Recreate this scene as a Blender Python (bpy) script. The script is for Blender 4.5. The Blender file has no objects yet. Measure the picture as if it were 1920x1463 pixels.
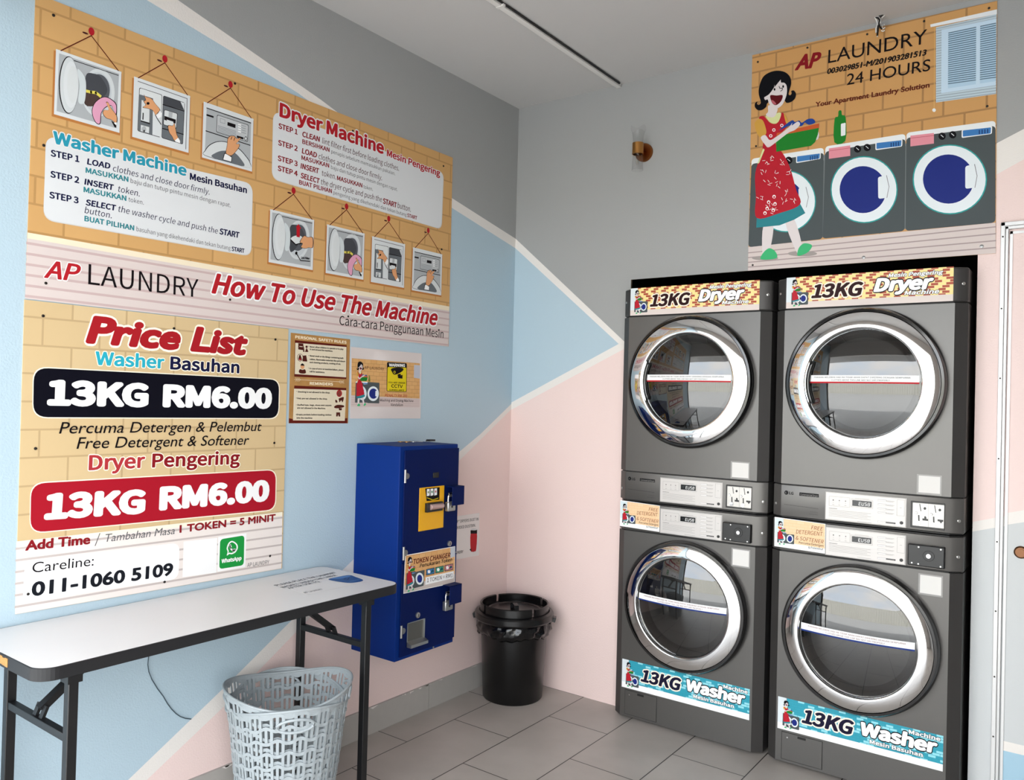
import bpy, math, random
from mathutils import Vector, Matrix
random.seed(7)
PI = math.pi
scene = bpy.context.scene
COL = scene.collection

# ------------------------------------------------------------------ camera
CAM = Vector((2.4922, -3.3749, 1.4454))
FPX, YAW, PIT, ROL = 1496.17, .6357, .0109, .0259
FW = Vector((-math.sin(YAW)*math.cos(PIT), math.cos(YAW)*math.cos(PIT), math.sin(PIT)))
_r = Vector((math.cos(YAW), math.sin(YAW), 0)); _u = _r.cross(FW)
RT = math.cos(ROL)*_r + math.sin(ROL)*_u
UP = -math.sin(ROL)*_r + math.cos(ROL)*_u
cd = bpy.data.cameras.new('camera'); cam = bpy.data.objects.new('camera', cd); COL.objects.link(cam)
m = Matrix((RT, UP, -FW)).transposed().to_4x4(); m.translation = CAM
cam.matrix_world = m
cd.sensor_width = 36; cd.lens = FPX*36/1920; cd.clip_start = .05; cd.clip_end = 200
scene.camera = cam

# ------------------------------------------------------------------ view, sky, daylight portal
vs = scene.view_settings
scene.display_settings.display_device = 'sRGB'
vs.view_transform = 'Standard'; vs.look = 'None'; vs.gamma = 1; vs.use_curve_mapping = False
vs.exposure = 0.22
SKY = 6.2
w = bpy.data.worlds.new('sky'); scene.world = w; w.use_nodes = True
nt = w.node_tree; nt.nodes.clear()
out = nt.nodes.new('ShaderNodeOutputWorld'); bg = nt.nodes.new('ShaderNodeBackground')
tc = nt.nodes.new('ShaderNodeTexCoord'); ns = nt.nodes.new('ShaderNodeTexNoise'); cr = nt.nodes.new('ShaderNodeValToRGB')
mp = nt.nodes.new('ShaderNodeMapping'); mp.inputs['Scale'].default_value = (1, 1, 2.5)
ns.inputs['Scale'].default_value = 2.2; ns.inputs['Detail'].default_value = 6
cr.color_ramp.elements[0].position = .40; cr.color_ramp.elements[0].color = (.80, .89, 1, 1)
cr.color_ramp.elements[1].position = .58; cr.color_ramp.elements[1].color = (1, .99, .97, 1)
nt.links.new(tc.outputs['Generated'], mp.inputs['Vector']); nt.links.new(mp.outputs[0], ns.inputs['Vector'])
nt.links.new(ns.outputs['Fac'], cr.inputs['Fac']); nt.links.new(cr.outputs['Color'], bg.inputs['Color'])
bg.inputs['Strength'].default_value = SKY; nt.links.new(bg.outputs[0], out.inputs[0])
FRONT_Y = -2.78
pd = bpy.data.lights.new('shopfront_daylight', 'AREA'); pd.shape = 'RECTANGLE'; pd.size = 3.1; pd.size_y = 2.5
pd.cycles.is_portal = True
po = bpy.data.objects.new('shopfront_daylight', pd); COL.objects.link(po)
po.location = (1.55, FRONT_Y, 1.25); po.rotation_euler = (PI/2, 0, 0)
sd_ = bpy.data.lights.new('sun', 'SUN'); sd_.energy = 12; sd_.angle = .05; sd_.color = (1, .98, .95)
so = bpy.data.objects.new('sun', sd_); COL.objects.link(so); so.rotation_euler = (-.55, .12, 0)   # high, from behind the shop: it only lights the road outside

# ------------------------------------------------------------------ helpers: materials
def lin(c):
    c = c/255
    return c/12.92 if c <= .04045 else ((c+.055)/1.055)**2.4
def hexc(h):
    return tuple(lin(int(h[i:i+2], 16)) for i in (0, 2, 4)) + (1,)
MATS = {}
def mat(name, hx, rough=.5, metal=0, spec=.5, coat=0, bump=0, bscale=200, var=0, vscale=8):
    if name in MATS: return MATS[name]
    mt = bpy.data.materials.new(name); mt.use_nodes = True; t = mt.node_tree
    b = t.nodes['Principled BSDF']; b.inputs['Base Color'].default_value = hexc(hx)
    b.inputs['Roughness'].default_value = rough; b.inputs['Metallic'].default_value = metal
    b.inputs['Specular IOR Level'].default_value = spec; b.inputs['Coat Weight'].default_value = coat
    b.inputs['Coat Roughness'].default_value = .08
    if bump or var:
        g = t.nodes.new('ShaderNodeNewGeometry')
    if bump:
        n = t.nodes.new('ShaderNodeTexNoise'); n.inputs['Scale'].default_value = bscale; n.inputs['Detail'].default_value = 3
        bp = t.nodes.new('ShaderNodeBump'); bp.inputs['Strength'].default_value = bump; bp.inputs['Distance'].default_value = .004
        t.links.new(g.outputs['Position'], n.inputs['Vector']); t.links.new(n.outputs['Fac'], bp.inputs['Height'])
        t.links.new(bp.outputs[0], b.inputs['Normal'])
    if var:
        n2 = t.nodes.new('ShaderNodeTexNoise'); n2.inputs['Scale'].default_value = vscale; n2.inputs['Detail'].default_value = 4
        mx = t.nodes.new('ShaderNodeMix'); mx.data_type = 'RGBA'
        c = hexc(hx); mx.inputs[6].default_value = tuple(x*(1-var) for x in c[:3])+(1,); mx.inputs[7].default_value = tuple(min(1, x*(1+var)) for x in c[:3])+(1,)
        t.links.new(g.outputs['Position'], n2.inputs['Vector']); t.links.new(n2.outputs['Fac'], mx.inputs[0]); t.links.new(mx.outputs[2], b.inputs['Base Color'])
    MATS[name] = mt
    return mt
def ink(hx, rough=.45):
    return mat('print_'+hx, hx, rough, spec=.12)
def brick_mat(name, ax, c1, c2, mortar, bw, rh, ms, binary=None, off=(0, 0), rough=.4):
    """printed brick pattern laid out in the board's own plane (metres)"""
    if name in MATS: return MATS[name]
    mt = bpy.data.materials.new(name); mt.use_nodes = True; t = mt.node_tree; b = t.nodes['Principled BSDF']
    b.inputs['Roughness'].default_value = rough; b.inputs['Specular IOR Level'].default_value = .3
    tcn = t.nodes.new('ShaderNodeTexCoord'); sp = t.nodes.new('ShaderNodeSeparateXYZ'); cb = t.nodes.new('ShaderNodeCombineXYZ')
    t.links.new(tcn.outputs['Object'], sp.inputs[0]); t.links.new(sp.outputs[ax], cb.inputs[0]); t.links.new(sp.outputs[2], cb.inputs[1])
    ad = t.nodes.new('ShaderNodeVectorMath'); ad.operation = 'ADD'; ad.inputs[1].default_value = (off[0]+20*bw, off[1]+40*rh, 0)
    t.links.new(cb.outputs[0], ad.inputs[0])
    br = t.nodes.new('ShaderNodeTexBrick'); br.offset = .5
    br.inputs['Scale'].default_value = 1; br.inputs['Brick Width'].default_value = bw; br.inputs['Row Height'].default_value = rh
    br.inputs['Mortar Size'].default_value = ms; br.inputs['Mortar Smooth'].default_value = .1; br.inputs['Bias'].default_value = 0
    t.links.new(ad.outputs[0], br.inputs['Vector'])
    if binary:
        br.inputs['Color1'].default_value = (0, 0, 0, 1); br.inputs['Color2'].default_value = (1, 1, 1, 1); br.inputs['Mortar'].default_value = (.5, .5, .5, 1)
        src = br.outputs['Color']
        if binary == 'alternate':      # strict two-colour bond: every other brick in the row
            def M(op, x, y=None):
                q = t.nodes.new('ShaderNodeMath'); q.operation = op
                for k, v in enumerate((x, y)):
                    if v is None: continue
                    if isinstance(v, (int, float)): q.inputs[k].default_value = v
                    else: t.links.new(v, q.inputs[k])
                return q.outputs[0]
            s2 = t.nodes.new('ShaderNodeSeparateXYZ'); t.links.new(ad.outputs[0], s2.inputs[0])
            row = M('FLOOR', M('DIVIDE', s2.outputs[1], rh)); odd = M('FLOORED_MODULO', row, 2)
            col = M('FLOOR', M('ADD', M('DIVIDE', s2.outputs[0], bw), M('MULTIPLY', M('SUBTRACT', 1, odd), .5)))
            src = M('FLOORED_MODULO', M('ADD', col, M('FLOOR', M('MULTIPLY', row, .7))), 2); binary = .5
        rp = t.nodes.new('ShaderNodeValToRGB'); rp.color_ramp.interpolation = 'CONSTANT'
        e = rp.color_ramp.elements; e[0].color = hexc(c1); e[1].position = binary; e[1].color = hexc(c2)
        t.links.new(src, rp.inputs[0])
        mx = t.nodes.new('ShaderNodeMix'); mx.data_type = 'RGBA'; mx.inputs[7].default_value = hexc(mortar)
        t.links.new(br.outputs['Fac'], mx.inputs[0]); t.links.new(rp.outputs[0], mx.inputs[6]); t.links.new(mx.outputs[2], b.inputs['Base Color'])
    else:
        br.inputs['Color1'].default_value = hexc(c1); br.inputs['Color2'].default_value = hexc(c2); br.inputs['Mortar'].default_value = hexc(mortar)
        t.links.new(br.outputs['Color'], b.inputs['Base Color'])
    MATS[name] = mt
    return mt
def glass_mat(name, tint, gloss=1.0, ior=1.5, rough=.0):
    mt = bpy.data.materials.new(name); mt.use_nodes = True; t = mt.node_tree; t.nodes.clear()
    o = t.nodes.new('ShaderNodeOutputMaterial'); tr = t.nodes.new('ShaderNodeBsdfTransparent'); gl = t.nodes.new('ShaderNodeBsdfGlossy')
    fr = t.nodes.new('ShaderNodeFresnel'); ge = t.nodes.new('ShaderNodeNewGeometry'); mv = t.nodes.new('ShaderNodeMix')
    mv.inputs[2].default_value = ior; mv.inputs[3].default_value = 1/ior      # same pane reflection from either side
    t.links.new(ge.outputs['Backfacing'], mv.inputs[0]); t.links.new(mv.outputs[0], fr.inputs['IOR']); mxs = t.nodes.new('ShaderNodeMixShader')
    tr.inputs['Color'].default_value = tint; gl.inputs['Roughness'].default_value = rough
    t.links.new(fr.outputs[0], mxs.inputs[0]); t.links.new(tr.outputs[0], mxs.inputs[1]); t.links.new(gl.outputs[0], mxs.inputs[2])
    t.links.new(mxs.outputs[0], o.inputs[0])
    MATS[name] = mt
    return mt

# ------------------------------------------------------------------ helpers: meshes and objects
ORG = {}
class MB:
    def __init__(s): s.v = []; s.f = []; s.fm = []; s.mats = []; s.sm = []
    def mi(s, m):
        if m not in s.mats: s.mats.append(m)
        return s.mats.index(m)
    def face(s, pts, m, smooth=False):
        n = len(s.v); s.v += [Vector(p) for p in pts]; s.f.append(list(range(n, n+len(pts)))); s.fm.append(s.mi(m)); s.sm.append(smooth); return s
    def raw(s, vs, fs, m, smooth=False):
        n = len(s.v); s.v += [Vector(p) for p in vs]; k = s.mi(m)
        for f in fs: s.f.append([i+n for i in f]); s.fm.append(k); s.sm.append(smooth)
        return s
    def box(s, x0, x1, y0, y1, z0, z1, m):
        v = [(x, y, z) for x in (x0, x1) for y in (y0, y1) for z in (z0, z1)]
        return s.raw(v, [(0, 1, 3, 2), (4, 6, 7, 5), (0, 4, 5, 1), (2, 3, 7, 6), (0, 2, 6, 4), (1, 5, 7, 3)], m)
    def bar(s, p, q, w, h, m, up=(0, 0, 1)):
        p, q = Vector(p), Vector(q); d = (q-p).normalized(); sd = d.cross(Vector(up))
        if sd.length < 1e-4: sd = d.cross(Vector((0, 1, 0)))
        sd.normalize(); u = sd.cross(d)
        v = [e+sd*a*w/2+u*b*h/2 for e in (p, q) for a, b in ((-1, -1), (1, -1), (1, 1), (-1, 1))]
        return s.raw(v, [(3, 2, 1, 0), (4, 5, 6, 7), (0, 1, 5, 4), (1, 2, 6, 5), (2, 3, 7, 6), (3, 0, 4, 7)], m)
    def tube(s, path, r, m, n=8, closed=False):
        path = [Vector(p) for p in path]; K = len(path); vs = []
        for i, p in enumerate(path):
            a = path[i-1] if (i or closed) else p; b = path[(i+1) % K] if (i < K-1 or closed) else p
            d = (b-a).normalized(); ref = Vector((0, 0, 1)) if abs(d.z) < .9 else Vector((1, 0, 0))
            sd = d.cross(ref).normalized(); u = sd.cross(d); rr = r[i] if isinstance(r, (list, tuple)) else r
            vs += [p+(sd*math.cos(2*PI*k/n)+u*math.sin(2*PI*k/n))*rr for k in range(n)]
        fs = []
        for i in range(K if closed else K-1):
            j = (i+1) % K
            fs += [(i*n+k, i*n+(k+1) % n, j*n+(k+1) % n, j*n+k) for k in range(n)]
        if not closed: fs += [tuple(range(n))[::-1], tuple(range((K-1)*n, K*n))]
        return s.raw(vs, fs, m, True)
    def lathe(s, prof, m, c=(0, 0, 0), ax='z', n=48, a0=0, a1=2*PI, caps=False):
        """prof: (radius, height along axis)"""
        full = abs(a1-a0-2*PI) < 1e-6; N = n if full else n+1; vs = []; c = Vector(c)
        for i in range(N):
            a = a0+(a1-a0)*i/n; ca, sa = math.cos(a), math.sin(a)
            for r, h in prof:
                if ax == 'z': vs.append(c+Vector((r*ca, r*sa, h)))
                elif ax == 'y': vs.append(c+Vector((r*ca, -h, r*sa)))     # height toward -y
                else: vs.append(c+Vector((h, r*ca, r*sa)))                # height toward +x
        K = len(prof); fs = []
        for i in range(n):
            j = (i+1) % N
            for k in range(K-1): fs.append((i*K+k, j*K+k, j*K+k+1, i*K+k+1))
        if caps: fs += [tuple(range(K)), tuple(range((N-1)*K, N*K))[::-1]]
        return s.raw(vs, fs, m, True)
    def cyl(s, c, r, h0, h1, m, ax='z', n=24):
        return s.lathe([(0.00001, h0), (r, h0), (r, h1), (0.00001, h1)], m, c, ax, n)
    def prism(s, pts, d, m):
        """pts: 3D outline, extruded by vector d"""
        n = len(pts); d = Vector(d); v = [Vector(p) for p in pts]+[Vector(p)+d for p in pts]
        return s.raw(v, [tuple(range(n))[::-1], tuple(range(n, 2*n))]+[(i, (i+1) % n, n+(i+1) % n, n+i) for i in range(n)], m)
def build(name, mb, parent=None, loc=None, bevel=0, seg=2, angle=40, solid=0):
    if parent is not None: o0 = ORG[parent]
    else: o0 = Vector(loc) if loc is not None else Vector((0, 0, 0))
    me = bpy.data.meshes.new(name); me.from_pydata([tuple(p-o0) for p in mb.v], [], mb.f)
    for mt in mb.mats: me.materials.append(mt)
    me.polygons.foreach_set('material_index', mb.fm); me.polygons.foreach_set('use_smooth', [bool(x) or bevel > 0 for x in mb.sm])
    me.update()
    if any(mb.sm) or bevel: me.set_sharp_from_angle(angle=math.radians(angle))
    o = bpy.data.objects.new(name, me); COL.objects.link(o)
    if parent is not None: o.parent = parent
    else: o.location = o0
    ORG[o] = o0
    if solid:
        md = o.modifiers.new('thickness', 'SOLIDIFY'); md.thickness = solid; md.offset = 0
    if bevel:
        md = o.modifiers.new('bevel', 'BEVEL'); md.width = bevel; md.segments = seg; md.limit_method = 'ANGLE'; md.angle_limit = math.radians(35)
    return o
def tag(o, label=None, cat=None, group=None, kind=None):
    for k, v in (('label', label), ('category', cat), ('group', group), ('kind', kind)):
        if v: o[k] = v
    return o
def thing(name, label, cat, loc, group=None, kind=None):
    o = bpy.data.objects.new(name, None); o.empty_display_size = .05; COL.objects.link(o); o.location = loc
    ORG[o] = Vector(loc); return tag(o, label, cat, group, kind)
def copy_tree(o, parent=None):
    c = o.copy(); COL.objects.link(c)
    if parent is not None: c.parent = parent
    for ch in list(o.children): copy_tree(ch, c)
    return c

# ------------------------------------------------------------------ helpers: flat printed artwork
def ray(u, v): return FW+RT*((u-960)/FPX)-UP*((v-731.5)/FPX)
class Plane:
    def __init__(s, O, r, u): s.O, s.r, s.u = Vector(O), Vector(r), Vector(u); s.n = s.r.cross(s.u)
    def at(s, u, v):
        d = ray(u, v); t = (s.O-CAM).dot(s.n)/d.dot(s.n); P = CAM+d*t-s.O
        return (P.dot(s.r), P.dot(s.u))
    def p3(s, a, b, h=0): return s.O+s.r*a+s.u*b+s.n*h
LW = Plane((0, 0, 0), (0, 1, 0), (0, 0, 1))            # left wall, a = y, b = z
BW = Plane((0, 0, 0), (1, 0, 0), (0, 0, 1))            # back wall, a = x, b = z
FACE_Y = -.1012
MP = Plane((0, FACE_Y, 0), (1, 0, 0), (0, 0, 1))       # fronts of the machines
def zoom(x0, y0, k): return lambda x, y: (x0+x/k, y0+y/k)
TXT = {}
SANS = None
try:
    import os
    _fp = os.path.join(bpy.utils.system_resource('DATAFILES'), 'fonts', 'Noto Sans CJK Regular.woff2')
    if os.path.exists(_fp): SANS = bpy.data.fonts.load(_fp)          # one of Blender's own interface fonts
except Exception: SANS = None
def glyphs(s, font, shear, res=2):
    key = (s, font, shear, res)
    if key not in TXT:
        cu = bpy.data.curves.new('t', 'FONT'); cu.body = s; cu.size = 1; cu.shear = shear
        if font == 'sans' and SANS: cu.font = SANS
        cu.resolution_u = res; cu.fill_mode = 'FRONT'
        ob = bpy.data.objects.new('t', cu); me = ob.to_mesh()
        TXT[key] = ([(v.co.x, v.co.y) for v in me.vertices], [tuple(p.vertices) for p in me.polygons])
        ob.to_mesh_clear(); bpy.data.objects.remove(ob); bpy.data.curves.remove(cu)
    return TXT[key]
CAPH = {f: max(p[1] for p in glyphs('H', f, 0)[0]) for f in ('geo', 'sans')}
def smooth(pts, n=5):
    K = len(pts); o = []
    for i in range(K):
        p0, p1, p2, p3 = pts[i-1], pts[i], pts[(i+1) % K], pts[(i+2) % K]
        for j in range(n):
            t = j/n
            o.append(tuple(.5*(2*p1[k]+(p2[k]-p0[k])*t+(2*p0[k]-5*p1[k]+4*p2[k]-p3[k])*t*t+(3*p1[k]-p0[k]-3*p2[k]+p3[k])*t**3) for k in (0, 1)))
    return o
class Art:
    """flat printed shapes on a plane; tr maps drawing coordinates to the plane's own metres"""
    def __init__(s, pl, tr=None, base=.0006, step=.00012):
        s.pl, s.base, s.step, s.mb = pl, base, step, MB(); s.tr = tr or (lambda p: p)
    def px(s, z=None):
        s.tr = (lambda p: s.pl.at(*z(*p))) if z else (lambda p: s.pl.at(*p)); return s
    def T(s, pts): return [s.tr(p) for p in pts]
    def flat(s, ab, m, l):
        a = sum(ab[i-1][0]*ab[i][1]-ab[i][0]*ab[i-1][1] for i in range(len(ab)))
        if a < 0: ab = ab[::-1]
        s.mb.face([s.pl.p3(x, y, s.base+l*s.step) for x, y in ab], m)
    def poly(s, pts, m, l=0): s.flat(s.T(pts), m, l)
    def blob(s, pts, m, l=0, n=5): s.flat(smooth(s.T(pts), n), m, l)
    def rect(s, x0, y0, x1, y1, m, l=0): s.poly([(x0, y0), (x1, y0), (x1, y1), (x0, y1)], m, l)
    def rr(s, pts, r, m, l=0):
        """rounded quad; r in metres (or fraction of the shorter side when negative)"""
        q = [Vector(p) for p in s.T(pts)]; o = []
        if r < 0: r = -r*min((q[1]-q[0]).length, (q[2]-q[1]).length)
        for i in range(4):
            p, a, b = q[i], q[i-1], q[(i+1) % 4]
            pa = p+(a-p).normalized()*r; pb = p+(b-p).normalized()*r
            for k in range(7):
                t = k/6; o.append(tuple(pa*(1-t)**2+p*2*t*(1-t)+pb*t*t))
        s.flat(o, m, l)
    def ell(s, x, y, rx, ry, m, l=0, n=40, a0=0, a1=2*PI):
        s.poly([(x+rx*math.cos(a0+(a1-a0)*k/n), y+ry*math.sin(a0+(a1-a0)*k/n)) for k in range(n if a1-a0 > 6.28 else n+1)], m, l)
    def line(s, pts, wd, m, l=0):
        """wd in metres"""
        q = [Vector(p) for p in s.T(pts)]
        for a, b in zip(q, q[1:]):
            d = (b-a)
            if d.length < 1e-6: continue
            d = d.normalized()*wd/2; nn = Vector((-d.y, d.x)); e = d*.6
            s.flat([tuple(a-e-nn), tuple(b+e-nn), tuple(b+e+nn), tuple(a-e+nn)], m, l)
    def text(s, t, p0, p1, h, m, l=2, bold=0, shear=0, edge=None, font='sans'):
        """baseline from p0 to p1, capitals h high, all in drawing coordinates"""
        a0 = Vector(s.tr(p0)); a1 = Vector(s.tr(p1)); top = Vector(s.tr((p0[0], p0[1]-h)))
        s.textab(t, a0, a1, abs(top.y-a0.y), m, l, bold, shear, edge, font)
    def textab(s, t, a0, a1, cap, m, l=2, bold=0, shear=0, edge=None, font='sans'):
        """bold / edge widths are fractions of the capital height"""
        a0, a1 = Vector(a0), Vector(a1)
        vs, fs = glyphs(t, font, shear, 4 if cap > .02 else (3 if cap > .011 else 2))
        if not fs: return
        bold = (max(0, bold)*1.7 if bold < .011 else .026+bold*1.5)*cap; d = a1-a0; W = max(d.length-2*bold, .1*d.length)
        x0 = min(p[0] for p in vs); x1 = max(p[0] for p in vs)
        sx = W/(x1-x0); sy = (cap-2*bold*.75)/CAPH[font]; dn = d.normalized(); un = Vector((-dn.y, dn.x))
        def put(ring, m, l):
            for i_, (ox, oy) in enumerate(ring):
                P = [a0+dn*((p[0]-x0)*sx+bold+ox)+un*(p[1]*sy+bold*.75+oy) for p in vs]
                s.mb.raw([s.pl.p3(p.x, p.y, s.base+l*s.step+i_*(.000004 if len(ring) > 16 else .000006)) for p in P], fs, m)
        def brush(rx, ry, n): return [(rx*math.cos(2*PI*k/n), ry*math.sin(2*PI*k/n)) for k in range(n)]
        if not bold: put([(0, 0)], m, l)
        elif cap > .012: put([(0, 0)]+brush(bold, bold*.75, 24 if cap > .04 else 12), m, l)
        else: put(brush(bold, bold*.7, 6), m, l)
        if edge:
            r = bold+edge[1]*1.7*cap; put(brush(r, r, 16), edge[0], l-1)
    def build(s, name, parent): return build(name, s.mb, parent)

# ================================================================== THE SETTING
H = 2.976
XR = 3.7
GREY = mat('grey wall paint', '9c9d9c', .6, bump=.12, bscale=160)
BLUE = mat('blue wall paint', 'acc1cd', .6, bump=.25, bscale=160)
PINK = mat('pink wall paint', 'e6cfca', .6, bump=.25, bscale=160)
WHITE = mat('white wall paint', 'e2ddd8', .6, bump=.2, bscale=160)
PALE = mat('pale grey blue wall paint', 'c3c6c7', .6, bump=.1)
SKYB = mat('light blue door paint', '9dbfd2', .5)
CEIL = mat('ceiling paint', 'c2c0be', .8)
BLACK = mat('black', '0b0b0c', .5)
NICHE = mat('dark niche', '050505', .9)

fl = MB(); t = bpy.data.materials.new('grey floor tiles'); t.use_nodes = True; n = t.node_tree; b = n.nodes['Principled BSDF']
b.inputs['Roughness'].default_value = .34; b.inputs['Specular IOR Level'].default_value = .4
g = n.nodes.new('ShaderNodeNewGeometry'); sp = n.nodes.new('ShaderNodeSeparateXYZ'); cb = n.nodes.new('ShaderNodeCombineXYZ'); ad = n.nodes.new('ShaderNodeVectorMath')
n.links.new(g.outputs['Position'], sp.inputs[0]); n.links.new(sp.outputs[1], cb.inputs[0]); n.links.new(sp.outputs[0], cb.inputs[1])
ad.operation = 'ADD'; ad.inputs[1].default_value = (.9165+.61*40, -.18+.305*40, 0); n.links.new(cb.outputs[0], ad.inputs[0])
br = n.nodes.new('ShaderNodeTexBrick'); br.inputs['Scale'].default_value = 1; br.inputs['Brick Width'].default_value = .61; br.inputs['Row Height'].default_value = .305
br.inputs['Mortar Size'].default_value = .0022; br.inputs['Mortar Smooth'].default_value = .1
br.inputs['Color1'].default_value = hexc('b0a8a1'); br.inputs['Color2'].default_value = hexc('b4aca5'); br.inputs['Mortar'].default_value = hexc('2c2825')
ns = n.nodes.new('ShaderNodeTexNoise'); ns.inputs['Scale'].default_value = 3.5; ns.inputs['Detail'].default_value = 5
mx = n.nodes.new('ShaderNodeMix'); mx.data_type = 'RGBA'; mx.blend_type = 'MULTIPLY'; mx.inputs[0].default_value = 1
rp = n.nodes.new('ShaderNodeValToRGB'); rp.color_ramp.elements[0].color = (.86, .86, .85, 1); rp.color_ramp.elements[0].position = .35; rp.color_ramp.elements[1].position = .65
n.links.new(ad.outputs[0], br.inputs['Vector']); n.links.new(g.outputs['Position'], ns.inputs['Vector']); n.links.new(ns.outputs['Fac'], rp.inputs[0])
n.links.new(br.outputs['Color'], mx.inputs[6]); n.links.new(rp.outputs[0], mx.inputs[7]); n.links.new(mx.outputs[2], b.inputs['Base Color'])
bp = n.nodes.new('ShaderNodeBump'); bp.inputs['Distance'].default_value = .002; bp.inputs['Strength'].default_value = .6; bp.invert = True
n.links.new(br.outputs['Fac'], bp.inputs['Height']); n.links.new(bp.outputs[0], b.inputs['Normal'])
fl.face([(-.1, FRONT_Y-.1, 0), (XR+.1, FRONT_Y-.1, 0), (XR+.1, 1.0, 0), (-.1, 1.0, 0)], t)
tag(build('floor', fl), kind='structure')
cl = MB().face([(-.1, 1.0, H), (XR+.1, 1.0, H), (XR+.1, FRONT_Y-.1, H), (-.1, FRONT_Y-.1, H)], CEIL)
tag(build('ceiling', cl), kind='structure')

def wl(mb, pts, m): mb.face([(0, y, z) for y, z in pts], m)
wm = MB(); F = FRONT_Y-.1
gu = [(0, 2.2886), (-.515, 2.39), (-1.32, 2.606), (-1.93, 2.745), (-2.95, H)]
gd = [(0, 2.2386), (-.515, 2.344), (-1.425, 2.595), (-1.73, 2.65), (-2.035, 2.70), (-3.15, H)]
pu = [(0, 1.418), (-.257, 1.2623), (-.426, 1.1758), (-1.08, .758), (-1.39, .5686), (-1.675, .3915), (-2.016, .1907), (-2.34, 0)]
pdn = [(0, 1.389), (-.416, 1.1368), (-1.08, .708), (-1.326, .545), (-1.672, .325), (-1.953, .1676), (-2.235, 0)]
wl(wm, gu+[(0, H)], GREY)
wl(wm, gd+gu[::-1], WHITE)
wl(wm, [(F, 0), (-2.34, 0)]+pu[::-1][1:]+gd+[(F, H)], BLUE)
wl(wm, pu[::-1]+pdn, WHITE)
wl(wm, [(0, 0)]+pdn, PINK)
tag(build('wall_left', wm), kind='structure')

OX0, OX1, OZ = .688, 2.12, 2.026
wb = MB()
def wf(pts, m): wb.face([(x, 0, z) for x, z in pts], m)
zz = 2.2886-.8435*OX0
wf([(0, 2.2886), (OX0, zz), (OX0, OZ), (1.56, OZ), (2.1751, 2.4256), (3.398, H), (0, H)], GREY)
wf([(0, 2.2386), (.63, 1.7213), (.6565, 1.6953), (OX0, 1.711), (OX0, zz), (0, 2.2886)], WHITE)
wf([(0, 1.387), (.6565, 1.6953), (.63, 1.7213), (0, 1.4255)], WHITE)
wf([(0, 1.4255), (.63, 1.7213), (0, 2.2386)], BLUE)
wf([(0, 0), (OX0, 0), (OX0, 1.711), (.6565, 1.6953), (0, 1.387)], PINK)
wf([(1.56, OZ), (1.62, OZ), (3.478, H), (3.398, H), (2.1751, 2.4256)], WHITE)
wf([(1.62, OZ), (OX1, OZ), (OX1, 1.0365), (XR, 1.55), (XR, H), (3.478, H)], PINK)
wf([(OX1, 1.0365), (OX1, 1.001), (XR, 1.50), (XR, 1.55)], WHITE)
wf([(OX1, 1.001), (OX1, 0), (XR, 0), (XR, 1.5)], PALE)
EDGE = mat('cut board edge', '6b5a4c', .9, var=.4, vscale=40)
for a, b_ in (((OX0, 0), (OX0, OZ)), ((OX0, OZ), (OX1, OZ)), ((OX1, OZ), (OX1, 0))):
    wb.face([(a[0], 0, a[1]), (b_[0], 0, b_[1]), (b_[0], .012, b_[1]), (a[0], .012, a[1])], EDGE)
tag(build('wall_back', wb), kind='structure')
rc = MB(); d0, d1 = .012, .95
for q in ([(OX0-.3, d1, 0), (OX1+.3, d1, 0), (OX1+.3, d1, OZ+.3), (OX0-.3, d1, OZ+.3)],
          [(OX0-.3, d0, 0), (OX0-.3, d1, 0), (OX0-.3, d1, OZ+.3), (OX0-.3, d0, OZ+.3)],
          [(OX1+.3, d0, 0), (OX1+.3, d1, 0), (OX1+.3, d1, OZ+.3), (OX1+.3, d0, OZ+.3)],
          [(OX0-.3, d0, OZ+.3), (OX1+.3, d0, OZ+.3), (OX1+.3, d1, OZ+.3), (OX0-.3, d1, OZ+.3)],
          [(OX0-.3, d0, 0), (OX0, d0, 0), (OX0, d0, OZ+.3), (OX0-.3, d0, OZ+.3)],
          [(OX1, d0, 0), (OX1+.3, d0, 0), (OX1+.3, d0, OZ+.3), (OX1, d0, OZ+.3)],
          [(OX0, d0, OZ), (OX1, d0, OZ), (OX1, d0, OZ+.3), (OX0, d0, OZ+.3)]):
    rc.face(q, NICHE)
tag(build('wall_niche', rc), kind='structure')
tag(build('wall_right', MB().face([(XR, F, 0), (XR, 0, 0), (XR, 0, H), (XR, F, H)], mat('grey side wall paint', '8b8a88', .6))), kind='structure')
wfm = MB().box(-.1, 0, FRONT_Y-.12, FRONT_Y, 0, H, WHITE).box(3.1, XR+.1, FRONT_Y-.12, FRONT_Y, 0, H, WHITE).box(0, 3.1, FRONT_Y-.12, FRONT_Y, 2.5, H, WHITE)
tag(build('wall_front', wfm), kind='structure')
# skirting on the left wall, tile by tile inside one mesh, with chipped paint along its top
SK = mat('grey skirting tile', 'a7a39e', .45, var=.06, vscale=20)
bb = MB(); ys = [0, -.598, -1.208, -1.818, -2.428, FRONT_Y]
for a, c in zip(ys, ys[1:]): bb.box(0, .011, c+.0015, a-.0015, 0, .114, SK)
CH = mat('paint chips', 'd9d4cf', .8)
random.seed(3)
for k in range(34):
    y = -.1-random.random()*2.2; l = .01+random.random()*.05
    bb.face([(.0113, y, .1145), (.0113, y+l, .1145), (.0113, y+l*.8, .1145-random.random()*.006), (.0113, y+l*.3, .1145-random.random()*.010)], CH)
tag(build('baseboard_left', bb), kind='structure')
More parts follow.
